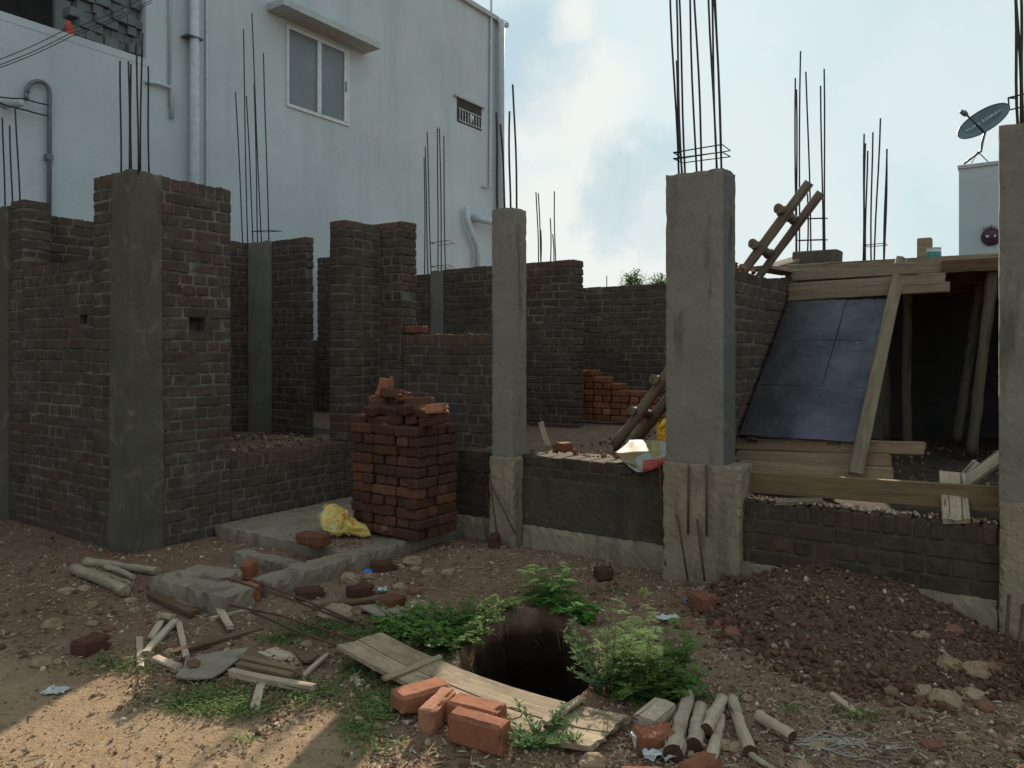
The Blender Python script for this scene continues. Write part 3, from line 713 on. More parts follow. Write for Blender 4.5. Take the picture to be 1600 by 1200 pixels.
# big middle column C
column('concrete_column', 'big grey column in the middle with rod ends down its rough base', -2.03, -1.635, 4.78, 5.02, -0.1, 2.675, M['concrete'],
       rods_px(4.83, 4.98, [(1060, 1047, -30, 0), (1066, 1056, -5, 0.6), (1066, 1056, 95, 0), (1072, 1059, -40, 1), (1088, 1077, -40, 1), (1097, 1084, -40, 0), (1119, 1106, -60, 0), (1121, 1110, -50, 0.5), (1127, 1117, -60, 1), (1129, 1113, -55, 0.7)], 2.67),
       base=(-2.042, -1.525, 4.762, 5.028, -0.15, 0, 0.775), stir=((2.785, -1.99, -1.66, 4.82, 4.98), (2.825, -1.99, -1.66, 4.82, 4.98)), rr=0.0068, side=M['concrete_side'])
# right edge column R
column('concrete_column', 'tan column cut by the right edge of the photo', -0.163, 0.10, 4.78, 5.06, -0.1, 2.695, M['concrete'],
       rods_px(4.84, 4.98, [(1592, 1584, -30, 0), (1596, 1588, -30, 0.5), (1601, 1593, -30, 1)], 2.69), base=(-0.158, 0.16, 4.765, 5.07, -0.15, 0, 0.72), stir=((2.84, -.12, .05, 4.82, 5.0),), rr=0.008)
# rounded column inside the left room
def col6():
    column('concrete_column', 'smooth grey column inside the left room, seen through the window opening', -7.70, -7.305, 5.74, 6.01, 0.4, 2.79, M['concrete_grey'],
       rods_px(5.78, 5.97, [(380, 368, 144, 0), (387, 380, 46, 0.3), (396, 385, 150, 0), (403, 397, 132, 0.5), (409, 393, 20, 1), (420, 412, 83, 0.6)], 2.78),
       stir=((2.93, -7.68, -7.36, 5.78, 5.97),), amp=0.003)
    column('concrete_column', 'grey column in the long back wall, left of the slim column', -6.545, -6.325, 7.69, 7.94, 0.4, 2.56, M['concrete_grey'],
       rods_px(7.73, 7.88, [(664, 663, 246, 0), (669, 664, 229, 0.5), (674, 667, 206, 1), (684, 684, 199, 0), (690, 687, 201, 0.5), (696, 693, 212, 1)], 2.55),
       stir=((2.62, -6.56, -6.28, 7.72, 7.9), (2.93, -6.56, -6.28, 7.72, 7.9)), amp=0.003)
    column('concrete_column', 'low column behind the long back wall, only its rods showing right of the slim column', -5.35, -5.12, 8.3, 8.5, 0.4, 2.6, M['concrete_grey'],
       rods_px(8.34, 8.46, [(842, 838, 300, 0), (846, 841, 302, 0.5), (846, 845, 359, 1), (861, 860, 341, 0), (866, 864, 366, 0.5), (868, 866, 299, 1)], 2.6))
    column('concrete_column', 'column behind the landing, its tall rods crossing the ladder top', -2.14, -1.83, 8.5, 8.75, 0.4, 2.35, M['concrete_grey'],
       rods_px(8.54, 8.7, [(1243, 1243, 122, 0), (1246, 1244, 140, 0.4), (1248, 1251, 80, 1), (1262, 1262, 303, 0.2), (1268, 1260, 112, 1), (1286, 1283, 134, 0), (1290, 1287, 108, 0.8)], 2.35),
       stir=((2.48, -2.12, -1.84, 8.53, 8.70), (2.70, -2.12, -1.84, 8.53, 8.70), (2.93, -2.12, -1.84, 8.53, 8.70)), rr=0.0085)
    column('concrete_column', 'column behind the landing, its thin rods in front of open sky right of the ladder', -1.56, -1.30, 9.0, 9.22, 0.4, 2.42, M['concrete_grey'],
       rods_px(9.04, 9.18, [(1348, 1351, 209, 0), (1350, 1352, 224, 0.4), (1352, 1355, 236, 1), (1361, 1363, 207, 1), (1366, 1375, 185, 1), (1381, 1385, 233, 0), (1382, 1386, 234, 0.6)], 2.42),
       stir=((2.66, -1.53, -1.33, 9.04, 9.18),), rr=0.009)
col6()

# ------------------------------------------------------------------ white neighbour building
def white_building():
    X = -9.0
    root = empty('white_building', (X - 3, 9, 0), 'pale plastered two storey house with a big sliding window and a roofline sloping away', 'building')
    b = MB(); b.box((X - 7, 5.24, -0.1), (X, 12.9, 8.16)); b.box((X - 7, -6, -0.1), (X, 5.24, 5.0)); b.build('wall', M['white'], root)
    b = MB(); b.box((X - 7.05, 5.2, 8.16), (X + 0.07, 12.98, 8.25)); b.build('roof_cornice', M['trim'], root)
    b = MB(); b.box((X - 0.14, -6, 5.0), (X + 0.004, 5.236, 5.09)); b.build('balcony_parapet', M['white'], root)
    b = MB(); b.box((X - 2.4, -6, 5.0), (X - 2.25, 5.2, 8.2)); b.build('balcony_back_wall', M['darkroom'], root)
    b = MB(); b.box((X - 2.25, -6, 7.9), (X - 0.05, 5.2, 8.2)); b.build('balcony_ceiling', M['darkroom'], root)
    b = MB(); b.box((X - 2.24, 3.75, 5.0), (X - 2.15, 4.05, 7.9)); b.box((X - 2.24, 4.3, 5.0), (X - 2.18, 4.36, 7.9)); b.build('balcony_post', M['concrete_grey'], root)
    # grey staggered block cladding
    b = MB(); y = 4.62; 
    rows = 14
    for r in range(rows):
        z = 5.02 + r * 0.11; k = 0; yy = 4.48 - (r % 2) * 0.09
        while yy < 5.2:
            w = random.choice((0.11, 0.17)); pr = random.choice((0.0, 0.02, 0.045, 0.07))
            b.cham((X - 0.2 + pr / 2, min(yy + w / 2, 5.18), z + 0.052), (0.16 + pr, w - 0.006, 0.104), None, 0.004, 0, 0.5); yy += w
    b.build('block_cladding', M['greyblock'], root)
    # sliding window: opening panel, frame, panes
    y0, y1, z0, z1 = 7.37, 8.60, 5.07, 6.26
    w = MB(); fr = 0.05
    w.box((X - 0.01, y0, z0), (X + 0.022, y1, z0 + fr)); w.box((X - 0.01, y0, z1 - fr), (X + 0.022, y1, z1))
    w.box((X - 0.01, y0, z0 + fr), (X + 0.022, y0 + 0.04, z1 - fr)); w.box((X - 0.01, y1 - 0.04, z0 + fr), (X + 0.022, y1, z1 - fr))
    ym = y0 + 0.60
    w.box((X - 0.01, ym - 0.03, z0 + fr), (X + 0.03, ym + 0.045, z1 - fr)); w.box((X - .01, y1 - 0.12, z0 + fr), (X + 0.03, y1 - 0.05, z1 - fr))
    fo = w.build('window', M['frame'], root)
    for a, c, dx in ((y0 + 0.04, ym - 0.03, 0.004), (ym + 0.045, y1 - 0.12, 0.012)):
        g = MB(); g.box((X - 0.008, a, z0 + fr), (X + dx, c, z1 - fr)); g.build('pane', M['glass'], fo)
    hd = MB(); hd.box((X + 0.03, y1 - 0.1, 5.6), (X + 0.045, y1 - 0.08, 5.75)); hd.build('handle', M['conduit'], fo)
    b = MB(); b.box((X, 7.03, 6.335), (X + 0.36, 8.95, 6.44), b=0.006); b.build('awning', M['trim'], root)
    # small grilled vent
    v = MB(); v.box((X - 0.02, 11.35, 5.84), (X + 0.005, 12.13, 6.29)); vo = v.build('vent_window', M['darkroom'], root)
    v = MB()
    for k in range(9): v.tube([(X + 0.02, 11.42 + k * 0.085, 5.86), (X + 0.02, 11.42 + k * 0.085, 6.10)], 0.008, 5)
    v.tube([(X + 0.02, 11.38, 5.87), (X + 0.02, 12.12, 5.87)], 0.008, 5); v.tube([(X + 0.02, 11.38, 6.10), (X + 0.02, 12.12, 6.10)], 0.008, 5)
    v.tube([(X + 0.02, 11.75, 5.9), (X + 0.03, 11.77, 6.0), (X + 0.02, 11.75, 6.08)], [0.01, 0.05, 0.01], 6)
    v.build('grille', M['frame'], vo)
    v = MB(); v.box((X - 0.02, 11.25, 6.29), (X + 0.05, 12.2, 6.33)); v.build('vent_hood', M['trim'], root)
    # drainpipes and conduits
    def pipe(nm, pts, r, mat='pipe', n=10):
        p = MB(); p.tube(pts, r, n); return p.build(nm, M[mat], root, True)
    pipe('downpipe', [(X + 0.09, 5.84, 9.0 - 0.86), (X + 0.09, 5.84, 0)], 0.062)
    pipe('conduit', [(X + 0.02, 6.06, 8.1), (X + 0.02, 6.06, 0)], 0.018)
    pipe('conduit', [(X + 0.02, 5.54, 8.1), (X + 0.02, 5.54, 4.60)], 0.016)
    pipe('conduit', [onx(225, 128, X) + Vector((0.03, 0, 0)), onx(245, 132, X) + Vector((0.05, 0, 0)), onx(264, 138, X) + Vector((0.04, 0, 0)), onx(266, 145, X) + Vector((0.04, 0, 0)), onx(266, 186, X) + Vector((0.03, 0, 0))], 0.024)
    for (x, y, yy) in ((5.78, 5.52, 0), (5.78, 2.9, 0)):
        p = MB(); p.box((X, 5.70, y - 0.01), (X + 0.16, 5.93, y + 0.01)); p.build('pipe_clamp', M['conduit'], root)
    pipe('conduit', [onx(765, 0, X) + Vector((0.04, 0, 0)), onx(763, 292, X) + Vector((0.04, 0, 0)), onx(752, 292, X) + Vector((0.04, 0, 0))], 0.024)
    pipe('downpipe', [onx(776, 32, X) + Vector((0.02, 0, 0)), onx(776, 38, X) + Vector((0.12, 0, 0)), onx(775, 60, X) + Vector((0.12, 0, 0)), onx(775, 420, X) + Vector((0.12, 0, 0))], 0.075)
    pipe('waste_pipe', [onx(722, 325, X) + Vector((0.1, 0, 0)), onx(723, 350, X) + Vector((0.12, 0, 0)), onx(738, 385, X) + Vector((0.12, 0, 0)), onx(740, 440, X) + Vector((0.12, 0, 0))], 0.055)
    pipe('waste_pipe', [onx(738, 340, X), onx(745, 347, X) + Vector((0.25, 0, 0)), onx(768, 352, X) + Vector((0.3, 0.1, 0))], 0.07)
    # looped service conduit
    d = Vector((0.05, 0, 0)); lp = [onx(38, 158, X) + d, onx(38, 145, X) + d]
    for k in range(9):
        th = math.pi * (1 - k / 8); lp.append(onx(56 + 18 * math.cos(th), 147 - 19 * math.sin(th), X) + d)
    lp += [onx(74, 165, X) + d, onx(73, 430, X) + d]
    pipe('service_conduit', lp, 0.024, 'conduit')
    p = MB(); p.box(tuple(onx(68, 248, X) - Vector((0, 0, 0.015))), tuple(onx(78, 243, X) + Vector((0.08, 0, 0)))); p.build('pipe_clamp', M['conduit'], root)
    pipe('vent_stub', [onx(5, 163, X), onx(16, 168, X) + Vector((0.25, 0, 0))], 0.04, 'trim')
white_building()
b = MB(); p = onx(108, 54, -9.06); b.tube([p, p + Vector((0.0, 0.01, 0.05)), p + Vector((0, -0.01, 0.10)), p + Vector((0, 0, 0.15))], [0.05, 0.045, 0.035, 0.02], 7, wob=0.4)
tag(b.build('red_bag', M['redcloth']), 'small red plastic scrap on the balcony parapet at top left', 'plastic scrap')
def cable(pts, r, label, mat='black'):
    out = []
    for i in range(len(pts) - 1):
        a, c = Vector(pts[i]), Vector(pts[i + 1])
        for k in range(8):
            t = k / 8; out.append(a.lerp(c, t) - Vector((0, 0, 0.10 * (c - a).length * t * (1 - t))))
    out.append(Vector(pts[-1])); b = MB(); b.tube(out, r, 5); return tag(b.build('cable', M[mat], None, True), label, 'cable', 'cables strung along the white house')
cable([onx(-60, 112, -8.6), onx(95, 50, -8.8), onx(232, -8, -8.85)], 0.0045, 'uppermost of the three cables crossing the balcony parapet')
cable([onx(-60, 120, -8.5), onx(108, 53, -8.8), onx(236, 0, -8.85)], 0.0045, 'middle one of the three cables crossing the balcony parapet')
cable([onx(-60, 124, -8.45), onx(111, 57, -8.8), onx(238, 3, -8.86)], 0.0045, 'lowest of the three cables crossing the balcony parapet')
cable([onx(-20, 148, -8.7), onx(37, 154, -8.9), onx(76, 164, -8.9)], 0.008, 'thin cable entering the mouth of the looped conduit')
cable([onx(-20, 153, -8.6), onx(40, 172, -8.9), onx(75, 181, -8.9)], 0.009, 'cable sagging below the looped conduit to its clamp')

# ------------------------------------------------------------------ right: tower, landing, stairs
def tower():
    root = empty('white_tower', (0.6, 13.2, 0), 'plain white stair head room at right with the satellite dish on its roof', 'building')
    b = MB(); b.box((-0.905, 12.6, -0.1), (2.2, 14.2, 4.10)); b.build('wall', M['white'], root)
    b = MB(); b.box((-0.92, 12.58, 4.10), (2.22, 14.22, 4.15)); b.build('roof_edge', M['trim'], root)
    # dark round mask hung on the wall
    c = ony(1549, 370, 12.58); 
    m = empty('wall_mask', c, 'dark round painted charm mask with straw hair hung on the white stair head room', 'wall charm')
    b = MB(); n = 20; vs = [Vector(c) + Vector((0, -0.07, 0))]
    for rr_, yy in ((0.07, -0.06), (0.11, -0.03), (0.125, 0.0)):
        for k in range(n): vs.append(Vector(c) + Vector((rr_ * math.cos(2 * math.pi * k / n), yy, rr_ * math.sin(2 * math.pi * k / n))))
    fs = [(0, 1 + (k + 1) % n, 1 + k) for k in range(n)]
    for r_ in range(2):
        for k in range(n): a = 1 + r_ * n; fs.append((a + k, a + (k + 1) % n, a + n + (k + 1) % n, a + n + k))
    b.add(vs, fs); b.build('face', simple('mask_paint', (0.05, 0.02, 0.035), 0.5), m, True)
    for dx in (-0.045, 0.045):
        b = MB(); b.peb(Vector(c) + Vector((dx, -0.07, 0.0)), 0.022, 0.5); b.build('eye', M['cup'], m)
    b = MB()
    for k in range(40):
        th = random.uniform(0.3, 2.8); p = Vector(c) + Vector((0.1 * math.cos(th), -0.02, 0.11 * math.sin(th)))
        b.tube([p, p + Vector((random.uniform(-.05, .05), -0.03, random.uniform(0.02, 0.07)))], 0.003, 3)
    b.build('hair', M['plank'], m)
tower()
def dish():
    Y = 12.75
    c = ony(1540, 195, Y)
    root = empty('satellite_dish', ony(1527, 255, Y), 'dark grey satellite dish on a tripod on top of the white stair head room', 'satellite dish')
    # dish normal: facing up-left and toward the viewer
    fwd = (c - Vector((0, 0, H))).normalized(); right = fwd.cross(Vector((0, 0, 1))).normalized(); up = right.cross(fwd)
    nrm = (-right * 0.42 + up * 0.78 - fwd * 0.46).normalized()
    u = (right * 0.88 + up * 0.47).normalized(); u = (u - nrm * u.dot(nrm)).normalized(); v = nrm.cross(u)
    R0 = 0.345
    b = MB(); n = 36; rings = 7; vs = [c - nrm * 0.0]
    for r in range(1, rings + 1):
        q = r / rings
        for k in range(n): th = 2 * math.pi * k / n; vs.append(c + u * (math.cos(th) * R0 * q) + v * (math.sin(th) * R0 * 0.93 * q) + nrm * (0.075 * q * q))
    fs = [(0, 1 + k, 1 + (k + 1) % n) for k in range(n)]
    for r in range(rings - 1):
        for k in range(n): a = 1 + r * n; fs.append((a + k, a + n + k, a + n + (k + 1) % n, a + (k + 1) % n))
    b.add(vs, fs)
    b.add([p - nrm * 0.008 for p in vs], [f[::-1] for f in fs])
    rim = [c + u * (math.cos(2 * math.pi * k / n) * R0) + v * (math.sin(2 * math.pi * k / n) * R0 * 0.93) + nrm * 0.073 for k in range(n + 1)]
    refl = b.build('reflector', simple('dish_paint', (0.075, 0.105, 0.13), 0.45), root, True)
    b = MB(); b.tube(rim, 0.009, 6); b.build('rim', simple('dish_rim', (0.05, 0.06, 0.07), 0.5), root, True)
    # lettering
    cu = bpy.data.curves.new('lettering', 'FONT'); cu.body = 'SUN DIRECT'; cu.size = 0.105; cu.align_x = 'CENTER'; cu.align_y = 'CENTER'; cu.extrude = 0.002
    tmp = bpy.data.objects.new('tmp_text', cu); me = bpy.data.meshes.new_from_object(tmp); bpy.data.objects.remove(tmp)
    lo = bpy.data.objects.new('lettering', me); col.objects.link(lo); me.materials.clear(); me.materials.append(simple('letter_paint', (0.42, 0.50, 0.54), 0.6))
    lo.parent = root
    vv = v if v.z > 0 else -v
    uu = vv.cross(nrm)
    rot = Matrix((uu, vv, nrm)).transposed().to_4x4(); org = c + nrm * 0.045 + vv * 0.05 + uu * 0.05 - wloc(root)
    lo.matrix_local = Matrix.Translation(org) @ rot
    # feed arm
    tip = ony(1509, 178, Y - 0.25); low = c - vv * R0 * 0.86 * 0.7 - uu * 0.06 + nrm * 0.02
    b = MB(); b.tube([low - nrm * 0.02, tip], 0.013, 7); b.build('feed_arm', M['black'], root, True)
    b = MB(); b.tube([tip - nrm * 0.02 , tip + (tip - c).normalized() * 0.03, tip + (tip - c).normalized() * 0.09], [0.03, 0.04, 0.025], 8); b.build('feed_horn', M['conduit'], root, True)
    b = MB(); hub = ony(1535, 222, Y); k1 = ony(1533, 236, Y + 0.02)
    b.tube([c - nrm * 0.03, hub, k1, ony(1506, 256, Y)], 0.018, 8); b.build('mast', M['conduit'], root, True)
    for q in (ony(1518, 255, Y + 0.15), ony(1544, 253, Y)):
        b = MB(); b.tube([ony(1528, 237, Y), q], 0.008, 6); b.build('leg', M['conduit'], root, True)
dish()

def plank_mesh(b, p0, p1, w, th, side=None, jit=0.002, tone=0.5, mi=0):
    """Board from p0 to p1 (top centre line); local X along the board."""
    p0 = Vector(p0); p1 = Vector(p1); d = (p1 - p0); L = d.length; d.normalize()
    up = Vector((0, 0, 1)) if side is None else Vector(side)
    s = up.cross(d).normalized(); u = d.cross(s).normalized()
    rot = Matrix((d, s, u)).transposed()
    return (p0 + p1) / 2 - u * th / 2, rot, L
def plank(name, label, p0, p1, w, th, mat, side=None, cat='plank', group=None, parent=None, bend=0.0, rag=0.004, seg=10):
    """Own object with local X along the grain, slightly warped, ragged ends."""
    b = MB(); c, rot, L = plank_mesh(b, p0, p1, w, th, side)
    n = seg; vs = []
    ph = random.uniform(0, 9)
    for i in range(n + 1):
        x = -L / 2 + L * i / n; zb = bend * (1 - (2 * i / n - 1) ** 2); e = rag * 3 if i in (0, n) else rag
        yw = w / 2 * (1 + 0.03 * noise.noise(Vector((x * 5, ph, 0)))); tz = th / 2
        for (yy, zz) in ((-yw, -tz + .002), (-yw + .003, -tz), (yw - .003, -tz), (yw, -tz + .002), (yw, tz - .003), (yw - .004, tz), (0, tz + 0.001), (-yw + .004, tz), (-yw, tz - .003)):
            xx = x + (random.uniform(-e, e) if i in (0, n) else 0)
            vs.append(Vector((xx, yy + 0.002 * noise.noise(Vector((x * 9, ph, yy * 40))), zz + zb + rag * 0.4 * noise.noise(Vector((x * 7, yy * 30, ph))))))
    m = 9; fs = [tuple(range(m)), tuple(n * m + k for k in range(m))[::-1]]
    for i in range(n):
        for k in range(m): fs.append((i * m + k, (i + 1) * m + k, (i + 1) * m + (k + 1) % m, i * m + (k + 1) % m))
    me = bpy.data.meshes.new(name); me.from_pydata([tuple(v) for v in vs], [], fs); me.materials.append(M[mat] if isinstance(mat, str) else mat); me.update()
    o = bpy.data.objects.new(name, me); col.objects.link(o)
    M4 = rot.to_4x4(); M4.translation = c - (wloc(parent) if parent else Vector())
    if parent: o.parent = parent
    o.matrix_local = M4
    return tag(o, label, cat, group) if label else o
def log(name, label, pts, r0, r1, mat='pole', cat='log', group=None, parent=None, wob=0.25, n=12, crack=True):
    """Round timber with local X along the axis."""
    pts = [Vector(p) for p in pts]; d = (pts[-1] - pts[0]).normalized(); s = Vector((0, 0, 1)).cross(d)
    if s.length < 0.1: s = Vector((0, 1, 0)).cross(d)
    s.normalize(); u = d.cross(s); rot = Matrix((d, s, u)); org = pts[0] if pts[0].z < pts[-1].z else pts[-1]
    loc = [rot @ (p - org) for p in pts]
    # resample
    res = []; rad = []; N = 14
    for i in range(N + 1):
        t = i / N * (len(loc) - 1); k = min(int(t), len(loc) - 2); f = t - k
        f = f
        res.append(loc[k].lerp(loc[k + 1], f)); rad.append(r0 + (r1 - r0) * i / N)
    for _ in range(2):
        res = [res[0]] + [(res[i - 1] + res[i] * 2 + res[i + 1]) / 4 for i in range(1, N)] + [res[-1]]
    ph = random.uniform(0, 20); rad = [q * (1 + wob * noise.noise(Vector((i * 0.45, ph, 0)))) for i, q in enumerate(rad)]
    b = MB(); b.tube(res, rad, n, wob=0.22 if wob else 0, cap=1)
    me = bpy.data.meshes.new(name); me.from_pydata([tuple(v) for v in b.v], [], b.f); me.materials.append(M[mat]); me.materials.append(M['pole_end'] if mat == 'weathered' else M[mat])
    me.polygons.foreach_set('material_index', b.mi); me.polygons.foreach_set('use_smooth', [len(f) == 4 for f in b.f]); me.update()
    o = bpy.data.objects.new(name, me); col.objects.link(o)
    M4 = rot.transposed().to_4x4(); M4.translation = org - (wloc(parent) if parent else Vector())
    if parent: o.parent = parent
    o.matrix_local = M4
    return tag(o, label, cat, group) if label else o

# landing formwork
def landing():
    root = empty('landing_formwork', (0.3, 8.2, 0.6), 'raised timber landing formwork above the dark room at right', 'formwork')
    plank('edge_board', None, (-1.86, 7.12, 2.285), (2.3, 7.12, 2.26), 0.03, 0.14, 'pole', parent=root)
    plank('edge_board', None, (-0.62, 7.06, 2.235), (2.3, 7.08, 2.225), 0.04, 0.10, 'darkwood', parent=root)
    b = MB(); b.box((-1.88, 7.15, 2.18), (2.35, 9.96, 2.22)); b.build('deck', M['darkwood'], root)
    for k in range(6):
        b = MB(); y = 7.4 + k * 0.48; b.box((-1.85, y, 2.09), (2.3, y + 0.07, 2.178)); b.build('joist', M['darkwood'], root)
landing()
PG = 'timber props under the landing'
log('timber_prop', 'upright round prop under the landing, just right of the leaning edge board', [onx(1418, 702, -1.1 + 0.25) if False else ony(1419, 700, 8.3), ony(1416, 600, 8.2), ony(1419, 440, 8.0)], 0.042, 0.036, group=PG, mat='prop', cat='prop', wob=0.12)
log('timber_prop', 'slanting round prop second from the right in the dark room', [ony(1495, 690, 8.6), ony(1508, 600, 8.5), ony(1533, 430, 8.2)], 0.046, 0.038, group=PG, mat='prop', cat='prop', wob=0.12)
log('timber_prop', 'palest slanting prop beside the right edge column', [ony(1518, 712, 7.7), ony(1530, 600, 7.5), ony(1552, 420, 7.2)], 0.045, 0.038, group=PG, mat='prop', cat='prop', wob=0.15)
log('timber_prop', 'thin dark prop half hidden behind the leaning edge board', [ony(1386, 690, 8.6), ony(1388, 600, 8.5), ony(1378, 520, 8.3)], 0.032, 0.028, group=PG, mat='prop', cat='prop', wob=0.12)
plank('timber_prop', 'short board prop wedged under the landing beside the right edge column', ony(1548, 464, 7.3), ony(1556, 405, 7.3), 0.09, 0.03, 'plank', side=(0.3, -1, 0), cat='prop', group=PG)

# sloping stair formwork
S0 = Vector((-1.72, 5.35, 0.905)); S1 = Vector((-1.72, 6.66, 1.92)); sl = (S1 - S0).normalized(); sn = Vector((0, -sl.z, sl.y))
def stair():
    root = empty('stair_formwork', (-1.33, 5.9, 0.6), 'sloping stair formwork of dark blue grey steel sheets', 'formwork')
    L = (S1 - S0).length
    for k in range(3):
      a = S0 + sl * (L * k / 3 + 0.004); c_ = S0 + sl * (L * (k + 1) / 3 - 0.004)
      for (h0, h1) in (((0.0, 0.455), (0.46, 0.75)) if k != 0 else ((0.0, 0.75),)):
        b = MB(); n = 12; m = 8; vs = []
        off = 0.003 * k + (0.004 if h0 else 0)
        for j in range(m + 1):
            for i in range(n + 1):
                p = a.lerp(c_, j / m) + Vector((h0 + (h1 - h0) * i / n + 0.004 * noise.noise(Vector((j, k, 0))), 0, 0))
                vs.append(p + sn * (0.009 * noise.noise(Vector((i * 0.4 + h0 * 9, j * 0.5, k * 5.0))) + 0.016 - off))
        w = n + 1; fs = [(j * w + i, j * w + i + 1, (j + 1) * w + i + 1, (j + 1) * w + i) for j in range(m) for i in range(n)]
        b.add(vs, fs); b.add([v - sn * 0.004 for v in vs], [f[::-1] for f in fs])
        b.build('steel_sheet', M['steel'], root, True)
    for dx in (0.08, 0.62):
        plank('bearer', None, S0 + Vector((dx, 0, 0)) - sn * 0.01, S1 + Vector((dx, 0, 0)) - sn * 0.01, 0.08, 0.06, 'darkwood', side=sn, parent=root)
stair()
SG = 'boards laid across the stair formwork'
def across(y0px, lbl, x0, x1, t, w, mat, tilt=0.0, off=0.03):
    p = S0 + sl * t + sn * off
    return plank('board', lbl, (x0, p.y, p.z), (x1, p.y + tilt, p.z + tilt * 0.6), w, 0.025, mat, side=sn, group=SG, cat='board', rag=0.005)
LT = (S1 - S0).length
def up_board(lbl, a, c, w, mat, Y=6.72):
    return plank('board', lbl, ony(a[0], a[1], Y), ony(c[0], c[1], Y - 0.01), w, 0.025, mat, side=(0, -0.93, 0.36), group=SG, cat='board', rag=0.006)
up_board('lowest of the three boards above the steel sheets', (1231, 463), (1481, 447), 0.085, 'plank', 6.68)
up_board('middle one of the three boards above the steel sheets, with a broken right end', (1234, 449), (1476, 433), 0.08, 'plank', 6.73)
up_board('uppermost of the three boards above the steel sheets', (1238, 430), (1434, 418), 0.105, 'plank', 6.80)
def low_board(lbl, a, c, Y, w, th, mat):
    return plank('board', lbl, ony(a[0], a[1], Y), ony(c[0], c[1], Y - 0.02), w, th, mat, side=(0, -0.85, 0.5), group=SG, cat='board', rag=0.005)
low_board('reddish board just below the steel sheets, longest to the right', (1150, 693), (1443, 700), 5.38, 0.088, 0.025, 'plank_red')
low_board('second board below the steel sheets', (1150, 712), (1390, 719), 5.27, 0.085, 0.025, 'plank_red')
low_board('pale third board below the steel sheets, under the foot of the leaning edge board', (1155, 729), (1394, 742), 5.17, 0.10, 0.025, 'plank_red')
# leaning edge board at the right side of the stairs
e0 = ony(1338, 738, 5.04); e1 = ony(1410, 402, 6.98)
plank('edge_board', 'long narrow weathered edge board leaning up the right side of the steel sheets', e0, e1, 0.085, 0.03, 'plank', side=(0.45, -0.75, 0.5), cat='board', rag=0.006)
# thick plank on the wall
plank('thick_plank', 'long thick brown plank on edge along the top of the low brown wall', (-1.60, 5.02, 0.72), (-0.17, 4.96, 0.765), 0.05, 0.135, 'plank_brown', rag=0.004)
plank('plank', 'short flat plank end lying on the low brown wall near the big middle column', ony(1212, 781, 4.86) , ony(1282, 779, 4.93), 0.11, 0.025, 'plank', group='short planks around the low brown wall')
plank('plank', 'pale nail marked board leaning over the thick plank near the right edge column', ony(1488, 737, 5.10), ony(1494, 812, 4.80), 0.135, 0.028, 'weathered', side=(0.05, -0.7, 0.45), group='short planks around the low brown wall')
plank('plank', 'pale board slanting up to the right edge column behind the nail marked board', ony(1506, 752, 5.25), ony(1572, 704, 5.3), 0.09, 0.025, 'weathered', side=(0, -0.4, 0.9), group='short planks around the low brown wall')
plank('plank', 'pale board standing behind the nail marked board', ony(1503, 760, 5.4), ony(1532, 726, 5.45), 0.10, 0.025, 'weathered', side=(0, -0.9, 0.3), group='short planks around the low brown wall')
# boards at top between wall and landing
plank('plank', 'board sloping from the side wall top to the landing, left of the steel sheets', (-1.86, 6.3, 2.20), (-1.80, 7.1, 2.22), 0.20, 0.03, 'plank', group='planks behind the side wall top')
plank('plank', 'pale plank lying beside the ladder behind the side wall top', ony(1185, 420, 7.2), ony(1243, 404, 7.4), 0.16, 0.03, 'plank', side=(-0.2, -0.5, 0.8), group='planks behind the side wall top')
b = MB(); c = Vector((-1.68, 7.5, 2.36)); b.cham(c, (0.40, 0.22, 0.15), None, 0.012, 0.006); 
o = b.build('brick_lump', M['concrete_dark']); tag(o, 'dark mortar covered brick block on the landing at the foot of the rods', 'block')
b = MB(); b.cham(tuple(ony(1445, 390, 7.6)), (0.11, 0.09, 0.20), None, 0.008, 0.003); tag(b.build('timber_block', M['pole']), 'dark upright timber block on the landing beside the paint tin', 'block')
def tin():
    c = ony(1459, 407, 7.35); root = empty('paint_tin', c, 'small pale tin with a teal label on the landing edge', 'tin')
    def cyl(r, z0, z1):
        b = MB(); b.tube([c + Vector((0, 0, z0)), c + Vector((0, 0, z1))], r, 18); return b
    cyl(0.055, 0, 0.095).build('can', M['frame'], root, False); cyl(0.0565, 0.02, 0.07).build('tin_label', simple('teal_label', (0.05, 0.24, 0.26), 0.5), root); cyl(0.058, 0.095, 0.105).build('lid', M['trim'], root)
tin()
# mortar rubble on top of side wall
b = MB()
for k in range(90):
    b.peb((random.uniform(-1.98, -1.78), random.uniform(5.1, 5.9), 2.10 + random.uniform(0, 0.04)), random.uniform(0.008, 0.03), random.random())
tag(b.build('mortar_rubble', M['gravel']), 'crumbs of mortar on the side wall top beside the ladder', 'rubble', kind='stuff')

# ------------------------------------------------------------------ ladder
def ladder():
    A = [ony(961, 697, 5.88), ony(1075, 541, 5.88), ony(1265, 285, 5.88)]; B = [ony(985, 700, 6.28), ony(1110, 535, 6.28), ony(1283, 301, 6.28)]
    root = empty('wooden_ladder', (A[0] + B[0]) / 2, 'long rough pole ladder leaning to the right behind the big middle column', 'ladder')
    log('rail', None, A, 0.045, 0.034, 'prop', parent=root, wob=0.3); log('rail', None, B, 0.045, 0.034, 'prop', parent=root, wob=0.3)
    a0, a1, b0, b1 = A[0], A[2], B[0], B[2]; up = (a1 - a0).normalized(); side = (b0 - a0).normalized(); n = up.cross(side)
    for t in (0.135, 0.265, 0.40, 0.53, 0.66, 0.775, 0.895):
        p = a0.lerp(a1, t); q = b0.lerp(b1, t); d = (q - p).normalized(); f = -0.045 if n.z < 0 else 0.045
        nn = n * f
        log('rung', None, [p - d * 0.09 + nn, q + d * 0.08 + nn], 0.038, 0.036, 'prop', parent=root, wob=0.4)
ladder()

